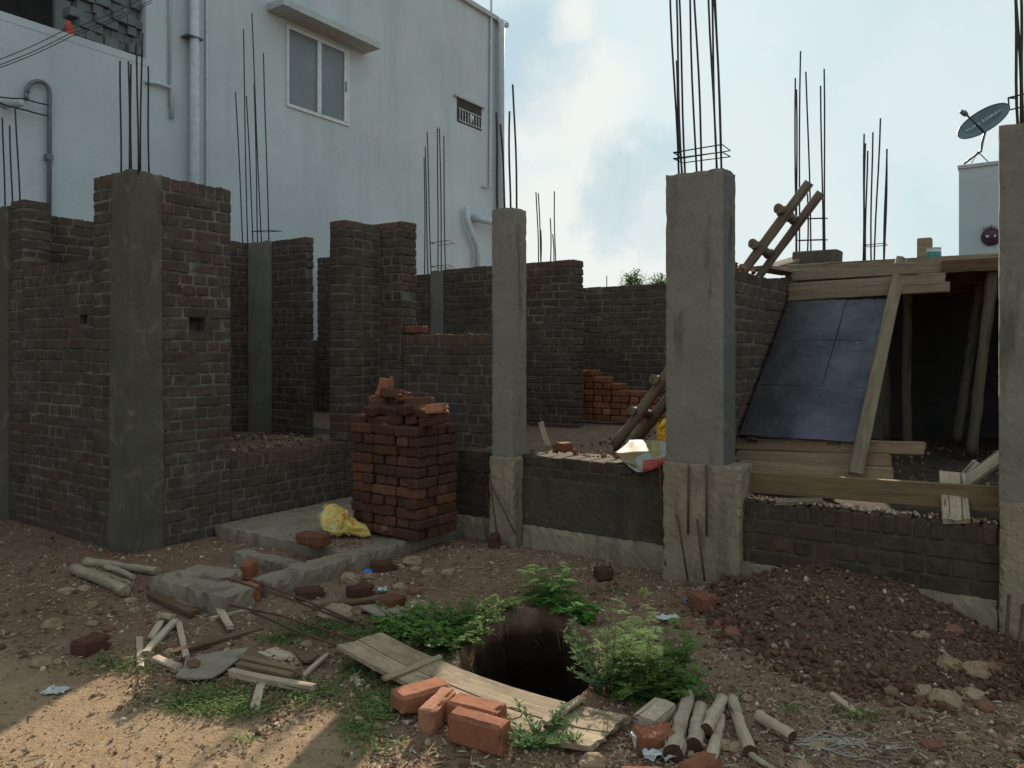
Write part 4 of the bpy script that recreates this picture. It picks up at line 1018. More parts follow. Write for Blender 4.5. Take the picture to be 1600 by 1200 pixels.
# ------------------------------------------------------------------ loose and stacked bricks
def brick_mesh(seed, broken=False):
    random.seed(seed); L, W, Hh = 0.225, 0.108, 0.074
    if broken: L = random.uniform(0.10, 0.15)
    nx, ny, nz = 16, 8, 6; b = {}; vs = []; fs = []
    def vid(i, j, k):
        if (i, j, k) in b: return b[(i, j, k)]
        p = Vector((-L / 2 + L * i / nx, -W / 2 + W * j / ny, -Hh / 2 + Hh * k / nz))
        e = [i in (0, nx), j in (0, ny), k in (0, nz)]
        if sum(e) >= 2:
            sh = 0.006 + 0.008 * noise.noise(p * 30 + Vector((seed, 0, 0)))
            for a in range(3):
                if e[a]: p[a] -= math.copysign(sh, p[a])
        q = p * 16 + Vector((seed * 3.3, 0, 0)); p += Vector((noise.noise(q), noise.noise(q + Vector((5, 0, 0))), noise.noise(q + Vector((0, 5, 0))))) * 0.0035
        if broken and i > nx - 6: p.x += 0.05 * noise.noise(Vector((j * 0.4, k * 0.5, seed))) * (i - nx + 6) / 6
        b[(i, j, k)] = len(vs); vs.append(p); return b[(i, j, k)]
    for i in range(nx):
        for j in range(ny):
            fs.append((vid(i, j, nz), vid(i + 1, j, nz), vid(i + 1, j + 1, nz), vid(i, j + 1, nz))); fs.append((vid(i, j, 0), vid(i, j + 1, 0), vid(i + 1, j + 1, 0), vid(i + 1, j, 0)))
    for i in range(nx):
        for k in range(nz):
            fs.append((vid(i, 0, k), vid(i + 1, 0, k), vid(i + 1, 0, k + 1), vid(i, 0, k + 1))); fs.append((vid(i, ny, k), vid(i, ny, k + 1), vid(i + 1, ny, k + 1), vid(i + 1, ny, k)))
    for j in range(ny):
        for k in range(nz):
            fs.append((vid(0, j, k), vid(0, j, k + 1), vid(0, j + 1, k + 1), vid(0, j + 1, k))); fs.append((vid(nx, j, k), vid(nx, j + 1, k), vid(nx, j + 1, k + 1), vid(nx, j, k + 1)))
    return vs, fs
BM = {}
for mat in ('loose', 'stack'):
    for br in (False, True):
        lst = []
        for sd_ in range(5):
            vs, fs = brick_mesh(sd_ + 20 * br, br); me = bpy.data.meshes.new('brick'); me.from_pydata([tuple(v) for v in vs], [], fs)
            me.materials.append(M[mat]); me.update(); lst.append(me)
        BM[(mat, br)] = lst
random.seed(5)
def brick(c, yaw, label, group, mat='loose', broken=False, rx=0.0, ry=0.0, name='brick', s=1.0):
    o = bpy.data.objects.new(name, random.choice(BM[(mat, broken)])); col.objects.link(o)
    o.location = c; o.rotation_euler = (rx, ry, yaw); o.scale = (s, s, s); return tag(o, label, 'brick', group)
ORD = ['first', 'second', 'third', 'fourth', 'fifth', 'sixth', 'seventh', 'eighth', 'ninth', 'tenth', 'eleventh', 'twelfth', 'thirteenth', 'fourteenth', 'fifteenth', 'sixteenth', 'seventeenth']
# tall corner stack
LAB = 'red brick neatly laid in the tall corner stack'
SX0, SX1, SY0, SY1, SZ = -4.43, -3.72, 4.25, 4.70, 0.112
for k in range(11):
    z = SZ + 0.076 * (k + 0.5)
    if k % 2 == 0:
        for i in range(3):
            brick((SX0 + 0.1175 + i * 0.237 + random.gauss(0, .007), SY0 + 0.055 + random.gauss(0, .009), z), random.gauss(0, .035), f'{ORD[i]} brick from the left, front face, {ORD[10-k]} course down the tall corner stack', 'bricks of the tall corner stack', 'stack')
        for j in range(1, 4): brick((SX1 - 0.1175 + random.gauss(0, .010), SY0 + 0.055 + j * 0.115, z), random.gauss(0, .015), f'{ORD[j]} brick back from the corner, right face, {ORD[10-k]} course down the tall corner stack', 'bricks of the tall corner stack', 'stack')
    else:
        for i in range(6):
            brick((SX0 + 0.057 + i * 0.1185 + random.gauss(0, .006), SY0 + 0.115 + random.gauss(0, .011), z), math.pi / 2 + random.gauss(0, .025), f'{ORD[i]} brick end from the left, {ORD[10-k]} course down the tall corner stack', 'bricks of the tall corner stack', 'stack')
        brick((SX1 - 0.057 + random.gauss(0, .004), SY0 + 0.345, z), math.pi / 2 + random.gauss(0, .015), f'rear brick of the right face, {ORD[10-k]} course down the tall corner stack', 'bricks of the tall corner stack', 'stack')
# heap of loose bricks on the stack : (px, py, yaw, broken, label)
TS = [(565, 654, 0.3, 1, 'broken brick lying flat at the left end of the corner stack top'),
      (592, 638, 1.4, 0, 'brick end pointing forward at the left of the heap'), (592, 624, 0.5, 1, 'broken brick third from the top on the left of the heap'),
      (601, 607, 1.5, 1, 'topmost half brick standing on end on the corner heap'), (614, 641, -0.1, 0, 'long brick low in the middle of the corner heap'),
      (616, 657, 0.1, 0, 'long brick at the bottom middle of the corner heap'), (613, 670, 1.5, 1, 'bright half brick set in the top course of the stack'),
      (617, 616, 0.2, 0, 'dark brick just right of the topmost half brick'), (630, 622, -0.7, 1, 'pale tilted half brick near the top of the heap'),
      (639, 639, 1.3, 1, 'half brick end in the centre of the heap'), (648, 656, 0.2, 1, 'small broken brick low right of the heap centre'),
      (655, 628, 0.9, 0, 'dark tilted brick at the right shoulder of the heap'), (664, 644, -0.2, 0, 'dark flat brick right of the heap centre'),
      (682, 639, 0.4, 1, 'reddish broken brick resting alone at the right of the heap'), (678, 656, 0.05, 0, 'dark long brick under the reddish broken one at the right'),
      (597, 657, 0.0, 0, 'dark flat brick at the lower left of the heap')]
for i, (x, y, yw, br, lb) in enumerate(TS):
    Y = 4.33 + (0.09 if y < 630 else 0) + random.uniform(0, .05); p = ony(x, y, Y)
    brick(p, yw, lb, 'loose bricks heaped on the corner stack', 'loose' if i in (3, 6, 8, 13) else 'stack', bool(br), random.uniform(-.25, .25), random.uniform(-.25, .25) if y > 612 else -1.2)
for j in range(5):
    brick((SX0 + 0.12 + (j % 3) * 0.22, 4.49, 1.03 + 0.075 * (j // 3)), random.uniform(-.3, .3), f'{ORD[j % 3]} dark brick from the left at the back of the corner heap, ' + ('lower row' if j < 3 else 'upper row'), 'bricks at the back of the corner heap', 'stack')
# low stack in the middle room (front row)
def low_stack():
    Y0 = 8.35; z0 = 0.655
    prof = lambda x: 7.0 + (0.0) if x < -4.55 else (6.0 if x < -4.3 else (5 if x < -4.12 else (4 if x < -3.93 else (3.2 if x < -3.72 else (2.6 if x < -3.60 else (5.0 if x < -3.5 else 7.0))))))
    base_lab = 'orange brick in the low stepped stack against the farthest wall'
    for k in range(8):
        z = z0 + 0.078 * (k + 0.5)
        if k % 2 == 0:
            x = -4.86 + random.uniform(-.01, .01); q = 0
            while x < -3.0:
                if prof(x) + 1 > k: brick((x, Y0 + 0.055, z), random.gauss(0, .03), f'{ORD[q]} long brick from the left, {ORD[k]} course up in the low stepped stack', 'bricks of the low stepped stack', 'loose')
                x += 0.24; q += 1
        else:
            x = -4.92; q = 0
            while x < -3.0:
                if prof(x) + 1 > k: brick((x, Y0 + 0.11, z), math.pi / 2 + random.gauss(0, .04), f'{ORD[q]} brick end from the left, {ORD[k]} course up in the low stepped stack', 'bricks of the low stepped stack', 'loose')
                x += 0.122; q += 1
low_stack()
# the single brick on the sill
brick(ony(651, 515, 5.86) + Vector((0, 0, 0.0)), 0.05, 'single orange brick on the red sill at the foot of the tall nib', 'single bricks lying about the site')
brick((-3.2, 5.45, 0.72), 1.2, 'dark half brick on the floor just behind the slim column', 'single bricks lying about the site', broken=True)
brick(G(490, 842, 0.15) , 0.15, 'dark brick under the yellow sack', 'single bricks lying about the site', 'stack', s=1.1)
# four bricks by the pit cover
def ground_brick(p_from, p_to, label, group, edge=False, mat='loose', broken=False, dz=0.0, zc=None, s=1.0, tilt=0.0):
    a = G(*p_from); c = G(*p_to); yaw = math.atan2(c.y - a.y, c.x - a.x); h = (0.054 if edge else 0.037) * s; m = (a + c) / 2
    return brick((m.x, m.y, (gh(m.x, m.y) if pit_d(m.x, m.y) > 1.25 else 0.012) + h - 0.006 + dz), yaw, label, group, mat, broken, math.pi / 2 if edge else 0.0, tilt, s=s)
FG = 'four orange bricks beside the pit cover'
ground_brick((632, 1116), (683, 1098), 'leftmost of the four bricks beside the pit cover', FG, dz=0.02, s=1.05)
ground_brick((668, 1142), (698, 1112), 'second brick from the left beside the pit cover, end towards the viewer', FG, edge=True, s=1.0)
ground_brick((708, 1118), (780, 1138), 'brick lying behind the front one, against the pit cover', FG, s=1.02, dz=0.02)
ground_brick((716, 1158), (780, 1170), 'front brick standing on edge beside the pit cover', FG, edge=True, s=1.08)
SBG = 'single bricks lying about the site'
ground_brick((352, 940), (398, 938), 'red brick at the end of the long kerb, under the lying rods', SBG, edge=True, s=1.05)
ground_brick((382, 915), (396, 905), 'broken brick wedged between the two kerbs', SBG, edge=True, broken=True, dz=0.04)
ground_brick((1003, 1172), (1040, 1166), 'rounded dark brick below the squared timber block', SBG, edge=False, broken=True, s=1.0)
ground_brick((992, 1240), (1054, 1240), 'red brick at the bottom edge below the long split log', SBG, s=1.0)
ground_brick((1078, 1240), (1104, 1225), 'red broken brick at the bottom edge below the forked logs', SBG, edge=True, broken=True, s=1.0)
ground_brick((1072, 962), (1122, 940), 'large reddish half buried brick lump at the foot of the soil heap', SBG, mat='loose', s=1.15, broken=True, dz=0.02)
ground_brick((545, 935), (578, 928), 'brown brick fragment by the thin broken tile', SBG, mat='stack', broken=True)
ground_brick((600, 955), (622, 945), 'dark brick fragment behind the big tan rock', SBG, mat='stack', broken=True)
ground_brick((472, 938), (492, 932), 'round worn brick fragment against the kerb, left of the tan rock', SBG, mat='stack', broken=True)
ground_brick((588, 893), (606, 890), 'dark brick fragment beside the blue wrapper', SBG, mat='stack', broken=True)
ground_brick((925, 905), (960, 903), 'brick fragment in the shade under the dark low wall', SBG, mat='stack', broken=True)
ground_brick((766, 862), (778, 850), 'small brick piece standing at the foot of the slim column', SBG, mat='stack', broken=True, edge=True)
ground_brick((130, 1020), (150, 1015), 'brown brick lump in the dirt at left', SBG, mat='stack', broken=True)

# ------------------------------------------------------------------ apron slab and kerbs
slab('apron_slab', 'low concrete apron in front of the corner stack', 'concrete slab', (-5.54, 3.80, -0.1), (-3.86, 5.6, 0.09), M['apron'], 0.010, 0.045)
slab('concrete_kerb', 'long low concrete kerb along the apron, ending at the red brick', 'kerb', (-4.03, 3.02, -0.1), (-3.84, 4.5, 0.103), M['apron'], 0.013)
slab('concrete_kerb', 'short concrete kerb closing the small sump beside the apron', 'kerb', (-4.72, 3.38, -0.1), (-4.04, 3.50, 0.085), M['apron'], 0.010)
def rot_fn(c, ang, tilt=0.0):
    m = Matrix.Rotation(ang, 3, 'Z') @ Matrix.Rotation(tilt, 3, 'Y'); c = Vector(c)
    return lambda p: c + m @ (p - c)
a = gz(262, 884, 0.16); c = gz(372, 896, 0.22); yaw = math.atan2(c.y - a.y, c.x - a.x); mid = (a + c) / 2; L = (c - a).length
slab('concrete_block', 'long broken concrete block with a pale top in front of the dark corner column', 'concrete block', (mid.x - L / 2 - .02, mid.y - 0.11, -0.06), (mid.x + L / 2 + .02, mid.y + 0.11, 0.115), M['apron'], 0.013, fn=rot_fn(mid, yaw, 0.0))
a = gz(300, 868, 0.24); c = gz(358, 864, 0.24); mid = (a + c) / 2
slab('concrete_block', 'smaller grey concrete block behind the long broken one', 'concrete block', (mid.x - 0.18, mid.y - 0.10, 0), (mid.x + 0.18, mid.y + 0.10, 0.14), M['apron'], 0.016, fn=rot_fn(mid, 0.25))

# ------------------------------------------------------------------ pit cover
def pit_cover():
    back = [(598, 993), (650, 1019), (700, 1039), (750, 1058), (800, 1074), (850, 1088), (900, 1100), (940, 1108), (982, 1115)]
    front = [(528, 1012), (578, 1040), (622, 1062), (670, 1084), (720, 1106), (775, 1128), (830, 1146), (878, 1157), (925, 1163)]
    zz = [0.10, 0.075, 0.06, 0.05, 0.045, 0.045, 0.05, 0.055, 0.06]
    B = [gz(x, y, z) for (x, y), z in zip(back, zz)]; Fp = [gz(x, y, z - 0.005) for (x, y), z in zip(front, zz)]
    root = empty('pit_cover', (B[4] + Fp[4]) / 2 - Vector((0, 0, 0.05)), 'long warped plywood board with two cross battens laid over the pit', 'board')
    d = (B[-1] - B[0]).normalized(); s = Vector((-d.y, d.x, 0)).normalized(); rot = Matrix((d, s, Vector((0, 0, 1))))
    org = wloc(root)
    def board(name, t0, t1, dz, N=24, M_=5):
        vs = []
        for side in (0, 1):
            for i in range(N + 1):
                q = i / N * (len(B) - 1); k = min(int(q), len(B) - 2); f = q - k
                bb = B[k].lerp(B[k + 1], f); ff = Fp[k].lerp(Fp[k + 1], f)
                for j in range(M_ + 1):
                    t = t0 + (t1 - t0) * j / M_; p = bb.lerp(ff, t) + Vector((0, 0, dz - (0.020 if side else 0)))
                    if i in (0, N): p += d * random.uniform(-.008, .008)
                    vs.append(rot @ (p - org))
        w = M_ + 1; n1 = (N + 1) * w; fs = []
        for i in range(N):
            for j in range(M_):
                f = (i * w + j, i * w + j + 1, (i + 1) * w + j + 1, (i + 1) * w + j); fs.append(f[::-1]); fs.append(tuple(n1 + q for q in f))
        for i in range(N):
            for j in (0, M_):
                f = (i * w + j, (i + 1) * w + j, n1 + (i + 1) * w + j, n1 + i * w + j); fs.append(f if j else f[::-1])
        for j in range(M_):
            for i in (0, N):
                f = (i * w + j, i * w + j + 1, n1 + i * w + j + 1, n1 + i * w + j); fs.append(f if not i else f[::-1])
        me = bpy.data.meshes.new(name); me.from_pydata([tuple(v) for v in vs], [], fs); me.materials.append(M['ply']); me.update()
        o = bpy.data.objects.new(name, me); col.objects.link(o); o.parent = root; o.matrix_local = rot.transposed().to_4x4()
    board('board', 0.0, 0.565, 0.003); board('board', 0.58, 1.0, 0.0)
    plank('batten', None, gz(688, 1024, 0.083), gz(600, 1058, 0.08), 0.035, 0.014, 'ply', parent=root, rag=0.002); plank('batten', None, gz(908, 1088, 0.077), gz(850, 1126, 0.075), 0.035, 0.014, 'ply', parent=root, rag=0.002)
    b = MB(); c = gz(797, 1116, 0.07); b.tube([c + Vector((0.05 * math.cos(q * .7), 0.05 * math.sin(q * .7), 0.004)) for q in range(10)], 0.003, 5); b.build('wire_ring', M['rust'], root, True)
pit_cover()

# ------------------------------------------------------------------ logs, sticks and scrap timber
LG = 'weathered logs lying on the right foreground'
def glog(pts, r0, r1, label, group, mat='weathered', dz=0.0, wob=0.15, name='log'):
    w = []
    for q in pts:
        p = G(q[0], q[1], (r0 + r1) * 0.42 + dz + (q[2] if len(q) > 2 else 0)); w.append(p)
    return log(name, label, w, r0 * 0.88, r1 * 0.88, mat, 'log', group, wob=wob * 1.6)
glog([(1052, 1180), (1062, 1130), (1082, 1070)], 0.042, 0.030, 'longest split log, beside the squared timber block', LG)
glog([(1085, 1165), (1090, 1130), (1096, 1105)], 0.036, 0.030, 'short thick log right of the longest split log', LG)
glog([(1104, 1140, 0.03), (1116, 1115, 0.02), (1130, 1092)], 0.030, 0.028, 'bent log lying over two others, leaning right', LG)
glog([(1110, 1190), (1118, 1160), (1126, 1120)], 0.030, 0.022, 'cracked log half hidden under the bent one', LG)
glog([(1144, 1092), (1155, 1130), (1172, 1175)], 0.026, 0.030, 'curved log leaning left with a split lower end', LG)
glog([(1184, 1118), (1210, 1134), (1238, 1152)], 0.027, 0.029, 'short round log lying apart at right with a dark rotten end', LG)
glog([(1158, 1168), (1180, 1184), (1215, 1208)], 0.014, 0.012, 'thin stick at the bottom edge below the curved log', LG)
a = G(1006, 1122, 0.06); c = G(1040, 1094, 0.075)
plank('timber_block', 'squared block of pale timber beside the longest split log', a, c, 0.10, 0.075, 'weathered', cat='timber block', rag=0.003)
LG2 = 'logs lying at left near the corner column'
glog([(133, 878), (190, 885), (246, 893)], 0.036, 0.032, 'long pale log nearest the corner column, dark end to the right', LG2, 'pole')
glog([(115, 888), (160, 906), (196, 924)], 0.040, 0.042, 'thickest log at left with its sawn end to the viewer', LG2, 'pole')
glog([(140, 890), (175, 902), (206, 914)], 0.020, 0.020, 'thin log between the two thick ones at left', LG2, 'pole', dz=0.01)
glog([(165, 886, 0.03), (190, 893, 0.03), (208, 902, 0.03)], 0.026, 0.02, 'short broken stub lying on the left logs', LG2, 'pole')
SG2 = 'scrap wood pieces strewn over the left ground'
def gplank(a, c, w, th, label, mat='weathered', za=0.0, zc=0.0, group=SG2):
    return plank('scrap_wood', label, G(a[0], a[1], th + za), G(c[0], c[1], th + zc), w, th, mat, cat='scrap wood', group=group, rag=0.004, bend=random.uniform(-.004, .006))
gplank((236, 924), (304, 955), 0.06, 0.035, 'dark rotten split timber below the long broken concrete block', 'darkwood', 0.02)
gplank((272, 936), (342, 952), 0.04, 0.02, 'grey lath behind the crossed pale sticks', 'pole', 0.01)
gplank((330, 964), (394, 948), 0.032, 0.022, 'pale stick under the crossing one, below the red brick')
gplank((338, 940), (360, 978), 0.04, 0.018, 'pale flat stick crossing over another below the red brick', za=0.03, zc=0.02)
gplank((262, 1018), (408, 978), 0.05, 0.03, 'long dark beam half sunk in the dirt behind the grey board', 'darkwood', -0.012, -0.012)
gplank((274, 966), (228, 1016), 0.035, 0.025, 'long pale stick leaning right, left of the grey board', za=0.02)
gplank((279, 970), (291, 1024), 0.03, 0.02, 'pale stick with knots pointing to the grey board', za=0.015)
gplank((218, 994), (219, 1040), 0.032, 0.018, 'short upright looking stick at the left of the stick group')
gplank((252, 968), (236, 994), 0.035, 0.025, 'stubby wood chunk under the grey stone hammer head')
gplank((242, 1024), (276, 1038), 0.045, 0.03, 'rounded wood lump in the leaves left of the grey board')
gplank((374, 1023), (466, 1044), 0.035, 0.030, 'back one of three parallel nailed battens', 'plank_red', 0.02, 0.02)
gplank((372, 1034), (456, 1052), 0.032, 0.030, 'middle one of three parallel nailed battens', 'plank_red', 0.02, 0.02)
gplank((362, 1045), (492, 1070), 0.036, 0.032, 'front and longest of three parallel nailed battens', 'weathered', 0.025, 0.015)
gplank((410, 1060), (398, 1102), 0.038, 0.028, 'split stub pointing forward under the nailed battens')
gplank((512, 1020), (473, 1054), 0.022, 0.02, 'thin pale stick right of the nailed battens')
gplank((418, 1014), (474, 1034), 0.10, 0.012, 'thin pale wood slab behind the nailed battens', 'weathered')
gplank((555, 1052), (562, 1070), 0.03, 0.015, 'small wood chip in the grass below the pit cover', 'weathered')
gplank((1302, 1083), (1343, 1113), 0.03, 0.02, 'short stick below the soil heap', 'weathered', group='sticks on the right ground')
gplank((490, 946), (600, 932), 0.045, 0.03, 'dark curved root lying between the tan rock and the brick fragments', 'darkwood')
glog([(246, 962), (258, 963), (270, 966)], 0.022, 0.024, 'grey hammer shaped stub at the top of the stick group', LG2, 'pole', dz=0.025)
# nails in battens are too small; upright stake and slat in the middle room
plank('stake', 'short pale stake standing on the sunlit floor behind the dark low wall', ony(856, 697, 5.6), ony(844, 660, 5.6), 0.045, 0.025, 'weathered', side=(0.2, -1, 0.1), cat='stake')
# grey board sheet
def sheet(name, label, poly, z, th, mat, cat, wave=0.012, group=None):
    b = MB(); pts = [G(x, y, z) for x, y in poly]; c = sum(pts, Vector()) / len(pts); vs = [c + Vector((0, 0, 0.004))]; rings = 4; n = len(pts)
    for r in range(1, rings + 1):
        for p in pts:
            q = c.lerp(p, r / rings); q = q + Vector((0, 0, wave * noise.noise(q * 5) + wave * 0.5 * noise.noise(q * 14))); vs.append(q)
    fs = [(0, 1 + (k + 1) % n, 1 + k) for k in range(n)]
    for r in range(rings - 1):
        for k in range(n): a = 1 + r * n; fs.append((a + k, a + (k + 1) % n, a + n + (k + 1) % n, a + n + k))
    m = len(vs); last = 1 + (rings - 1) * n
    fs2 = [tuple(i + m for i in f[::-1]) for f in fs]; sidef = [(last + k, last + (k + 1) % n, m + last + (k + 1) % n, m + last + k) for k in range(n)]
    b.add(vs + [v - Vector((0, 0, th)) for v in vs], fs + fs2 + sidef)
    return tag(b.build(name, mat), label, cat, group)
px1 = lambda pts: [(x / 3.158, 820 + y / 3.158) for x, y in pts]
px2 = lambda pts: [(220 + x / 3.158, 820 + y / 3.158) for x, y in pts]
sheet('grey_board', 'torn flat grey board lying left of the nailed battens', px1([(865, 742), (920, 750), (975, 752), (1050, 748), (1100, 720), (1190, 655), (1232, 606), (1160, 618), (1080, 622), (1000, 640), (915, 668), (905, 700)]), 0.035, 0.008, M['sheet'], 'board')
sheet('broken_tile', 'thin broken grey tile among rocks behind the grass', [(560, 948), (590, 962), (628, 966), (645, 958), (630, 948), (590, 942)], 0.03, 0.01, M['sheet'], 'tile')
sheet('flat_shard', 'small brown shard lying on the torn grey board', px1([(920, 670), (960, 655), (990, 670), (975, 695), (935, 698)]), 0.055, 0.008, M['darkwood'], 'shard', 0.003)
sheet('flat_shard', 'brown slab right of the nailed battens', px2([(740, 600), (830, 625), (880, 640), (830, 672), (790, 665)]), 0.03, 0.01, M['darkwood'], 'shard', 0.004)

# rods lying on the ground
RG = 'rusty rods lying from the kerb to the pit cover'
def rod(pts, label, r=0.006, group=RG, mat='rust'):
    b = MB(); b.tube(pts, r, 6); return tag(b.build('steel_rod', M[mat], None, True), label, 'steel rod', group)
rod([gz(353, 903, 0.21), gz(450, 935, 0.12), gz(552, 974, 0.03)], 'lying rod nearest the red brick, crossing the white rock')
rod([gz(385, 904, 0.20), gz(470, 935, 0.13), gz(568, 977, 0.03)], 'farthest lying rod, ending right of the white rock')
rod([gz(391, 955, 0.05), gz(460, 985, 0.04), gz(540, 1013, 0.08)], 'nearest lying rod, running under the pit cover')
rod([gz(360, 946, 0.06), gz(440, 962, 0.04), gz(565, 1004, 0.04)], 'third lying rod, between the white rock and the grass')
RB = 'rod ends standing against the column bases'
Yc = 4.742
rod([ony(1076, 727, Yc), ony(1075, 835, Yc)], 'upper left rod on the rough base of the big middle column', 0.007, RB)
rod([ony(1104, 727, Yc), ony(1104, 838, Yc)], 'upper right rod on the rough base of the big middle column', 0.007, RB)
rod([ony(1058, 804, Yc), ony(1075, 908, Yc - 0.06)], 'lower left slanting rod at the base of the big middle column', 0.007, RB)
rod([ony(1089, 811, Yc), ony(1101, 908, Yc - 0.06)], 'lower right slanting rod at the base of the big middle column', 0.007, RB)
rod([ony(1031, 730, 4.86), ony(1034, 800, 4.84), ony(1040, 884, 4.76)], 'dark slanting rod left of the big middle column', 0.006, RB)
rod([ony(765, 740, 4.74), ony(772, 800, 4.7), ony(780, 862, 4.62)], 'longest rod in front of the slim column base', 0.007, RB)
rod([ony(767, 757, 4.74), ony(806, 836, 4.7)], 'rod slanting down right across the slim column base', 0.006, RB)
rod([ony(760, 770, 4.9), ony(771, 836, 4.8)], 'short rod left of the slim column base', 0.006, RB)
rod([ony(755, 805, 4.8), ony(761, 845, 4.76)], 'shortest rod at the foot of the slim column', 0.006, RB)
rod([ony(1577, 930, 4.70), ony(1571, 1020, 4.5)], 'upright rod in the dirt before the right edge column', 0.008, RB)
rod([ony(1599, 945, 4.65), ony(1590, 1035, 4.4)], 'rod at the very right edge of the photo', 0.008, RB)

# ------------------------------------------------------------------ sacks
def blob_sheet(name, label, outline, zfn, mat, cat, uvn=10, thick=0.004, parent=None):
    """crumpled closed sack: outline polygon in world coordinates, puffed"""
    pass
def sack_mesh(b, c, u, v, n, prof, puff, seed, N=26, Mr=9, mi=0):
    """flattened bag: outline given by radius samples 'prof' over angle in plane u,v; puffed along n both sides"""
    for side in (1, -1):
        vs = [c + n * puff * side]
        for r in range(1, Mr + 1):
            q = r / Mr
            for k in range(N):
                th = 2 * math.pi * k / N; t = k / N * len(prof); i0 = int(t) % len(prof); f = t - int(t)
                rad = prof[i0] * (1 - f) + prof[(i0 + 1) % len(prof)] * f
                p = c + u * (math.cos(th) * rad * q) + v * (math.sin(th) * rad * q)
                h = puff * math.sqrt(max(0, 1 - q * q)) * side
                w = noise.noise(Vector((math.cos(th) * q * 2.2, math.sin(th) * q * 2.2, seed))) * puff * 0.9 - abs(noise.noise(Vector((math.cos(th) * q * 4.5, math.sin(th) * q * 4.5, seed + 3)))) * puff * 1.5 + abs(noise.noise(Vector((math.cos(th) * q * 10, math.sin(th) * q * 10, seed + 6)))) * puff * 0.5
                vs.append(p + n * (h + w))
        fs = [(0, 1 + k, 1 + (k + 1) % N) for k in range(N)]
        for r in range(Mr - 1):
            for k in range(N): a = 1 + r * N; fs.append((a + k, a + N + k, a + N + (k + 1) % N, a + (k + 1) % N))
        b.add(vs, fs if side > 0 else [f[::-1] for f in fs], 0.5, mi)
rightv = Vector((cA, sA, 0)); fwdv = Vector((-sA, cA, 0)); upv = Vector((0, 0, 1))
def yellow_sack():
    c = gz(536, 818, 0.20) ; root = empty('yellow_sack', gz(536, 842, 0.16), 'crumpled yellow sack with faded red print lying on the apron', 'sack')
    u = (rightv * 0.93 - upv * 0.30 - fwdv * 0.15).normalized(); n = (-fwdv * 0.7 + upv * 0.7); n = (n - u * n.dot(u)).normalized(); v = n.cross(u)
    b = MB(); sack_mesh(b, c, u, v, n, [0.235, 0.115, 0.085, 0.095, 0.14, 0.21, 0.19, 0.16, 0.12, 0.10, 0.085, 0.10], 0.05, 4.0, 60, 22)
    b.build('sack_body', M['sack'], root, True)
    # torn neck
    b = MB(); p = c - u * 0.17 + v * 0.05
    for k in range(14):
        q = p + v * random.uniform(-.08, .06) - u * random.uniform(0, 0.02); b.tube([q, q - u * random.uniform(0.02, 0.04) + v * random.uniform(-.01, .02)], 0.003, 3)
    tag(b.build('frayed_edge', M['sack'], root), kind='stuff')
    red = simple('sack_print', (0.55, 0.13, 0.04), 0.6)
    for (du, dv, r0) in ((0.0, 0.045, 0.033), (0.085, 0.015, 0.026)):
        b = MB(); ce = c + u * du + v * dv + n * 0.053
        for k in range(14):
            if k in (3, 8): continue
            a0, a1 = 2 * math.pi * k / 14, 2 * math.pi * (k + 1) / 14
            vs = [ce + u * (math.cos(q) * rr_) + v * (math.sin(q) * rr_ * 0.85) + n * (-0.02 * (rr_ / 0.04)) for q, rr_ in ((a0, r0 * 0.55), (a1, r0 * 0.55), (a1, r0), (a0, r0))]
            b.add(vs, [(0, 1, 2, 3)])
        b.add([ce + u * (-r0 * .4) + v * (-r0 * .1), ce + u * (r0 * .4) - v * (r0 * .15), ce + u * (r0 * .4) + v * (r0 * .1), ce - u * (r0 * .4) + v * (r0 * .15)], [(0, 1, 2, 3)])
        b.build('print_mark', red, root)
yellow_sack()
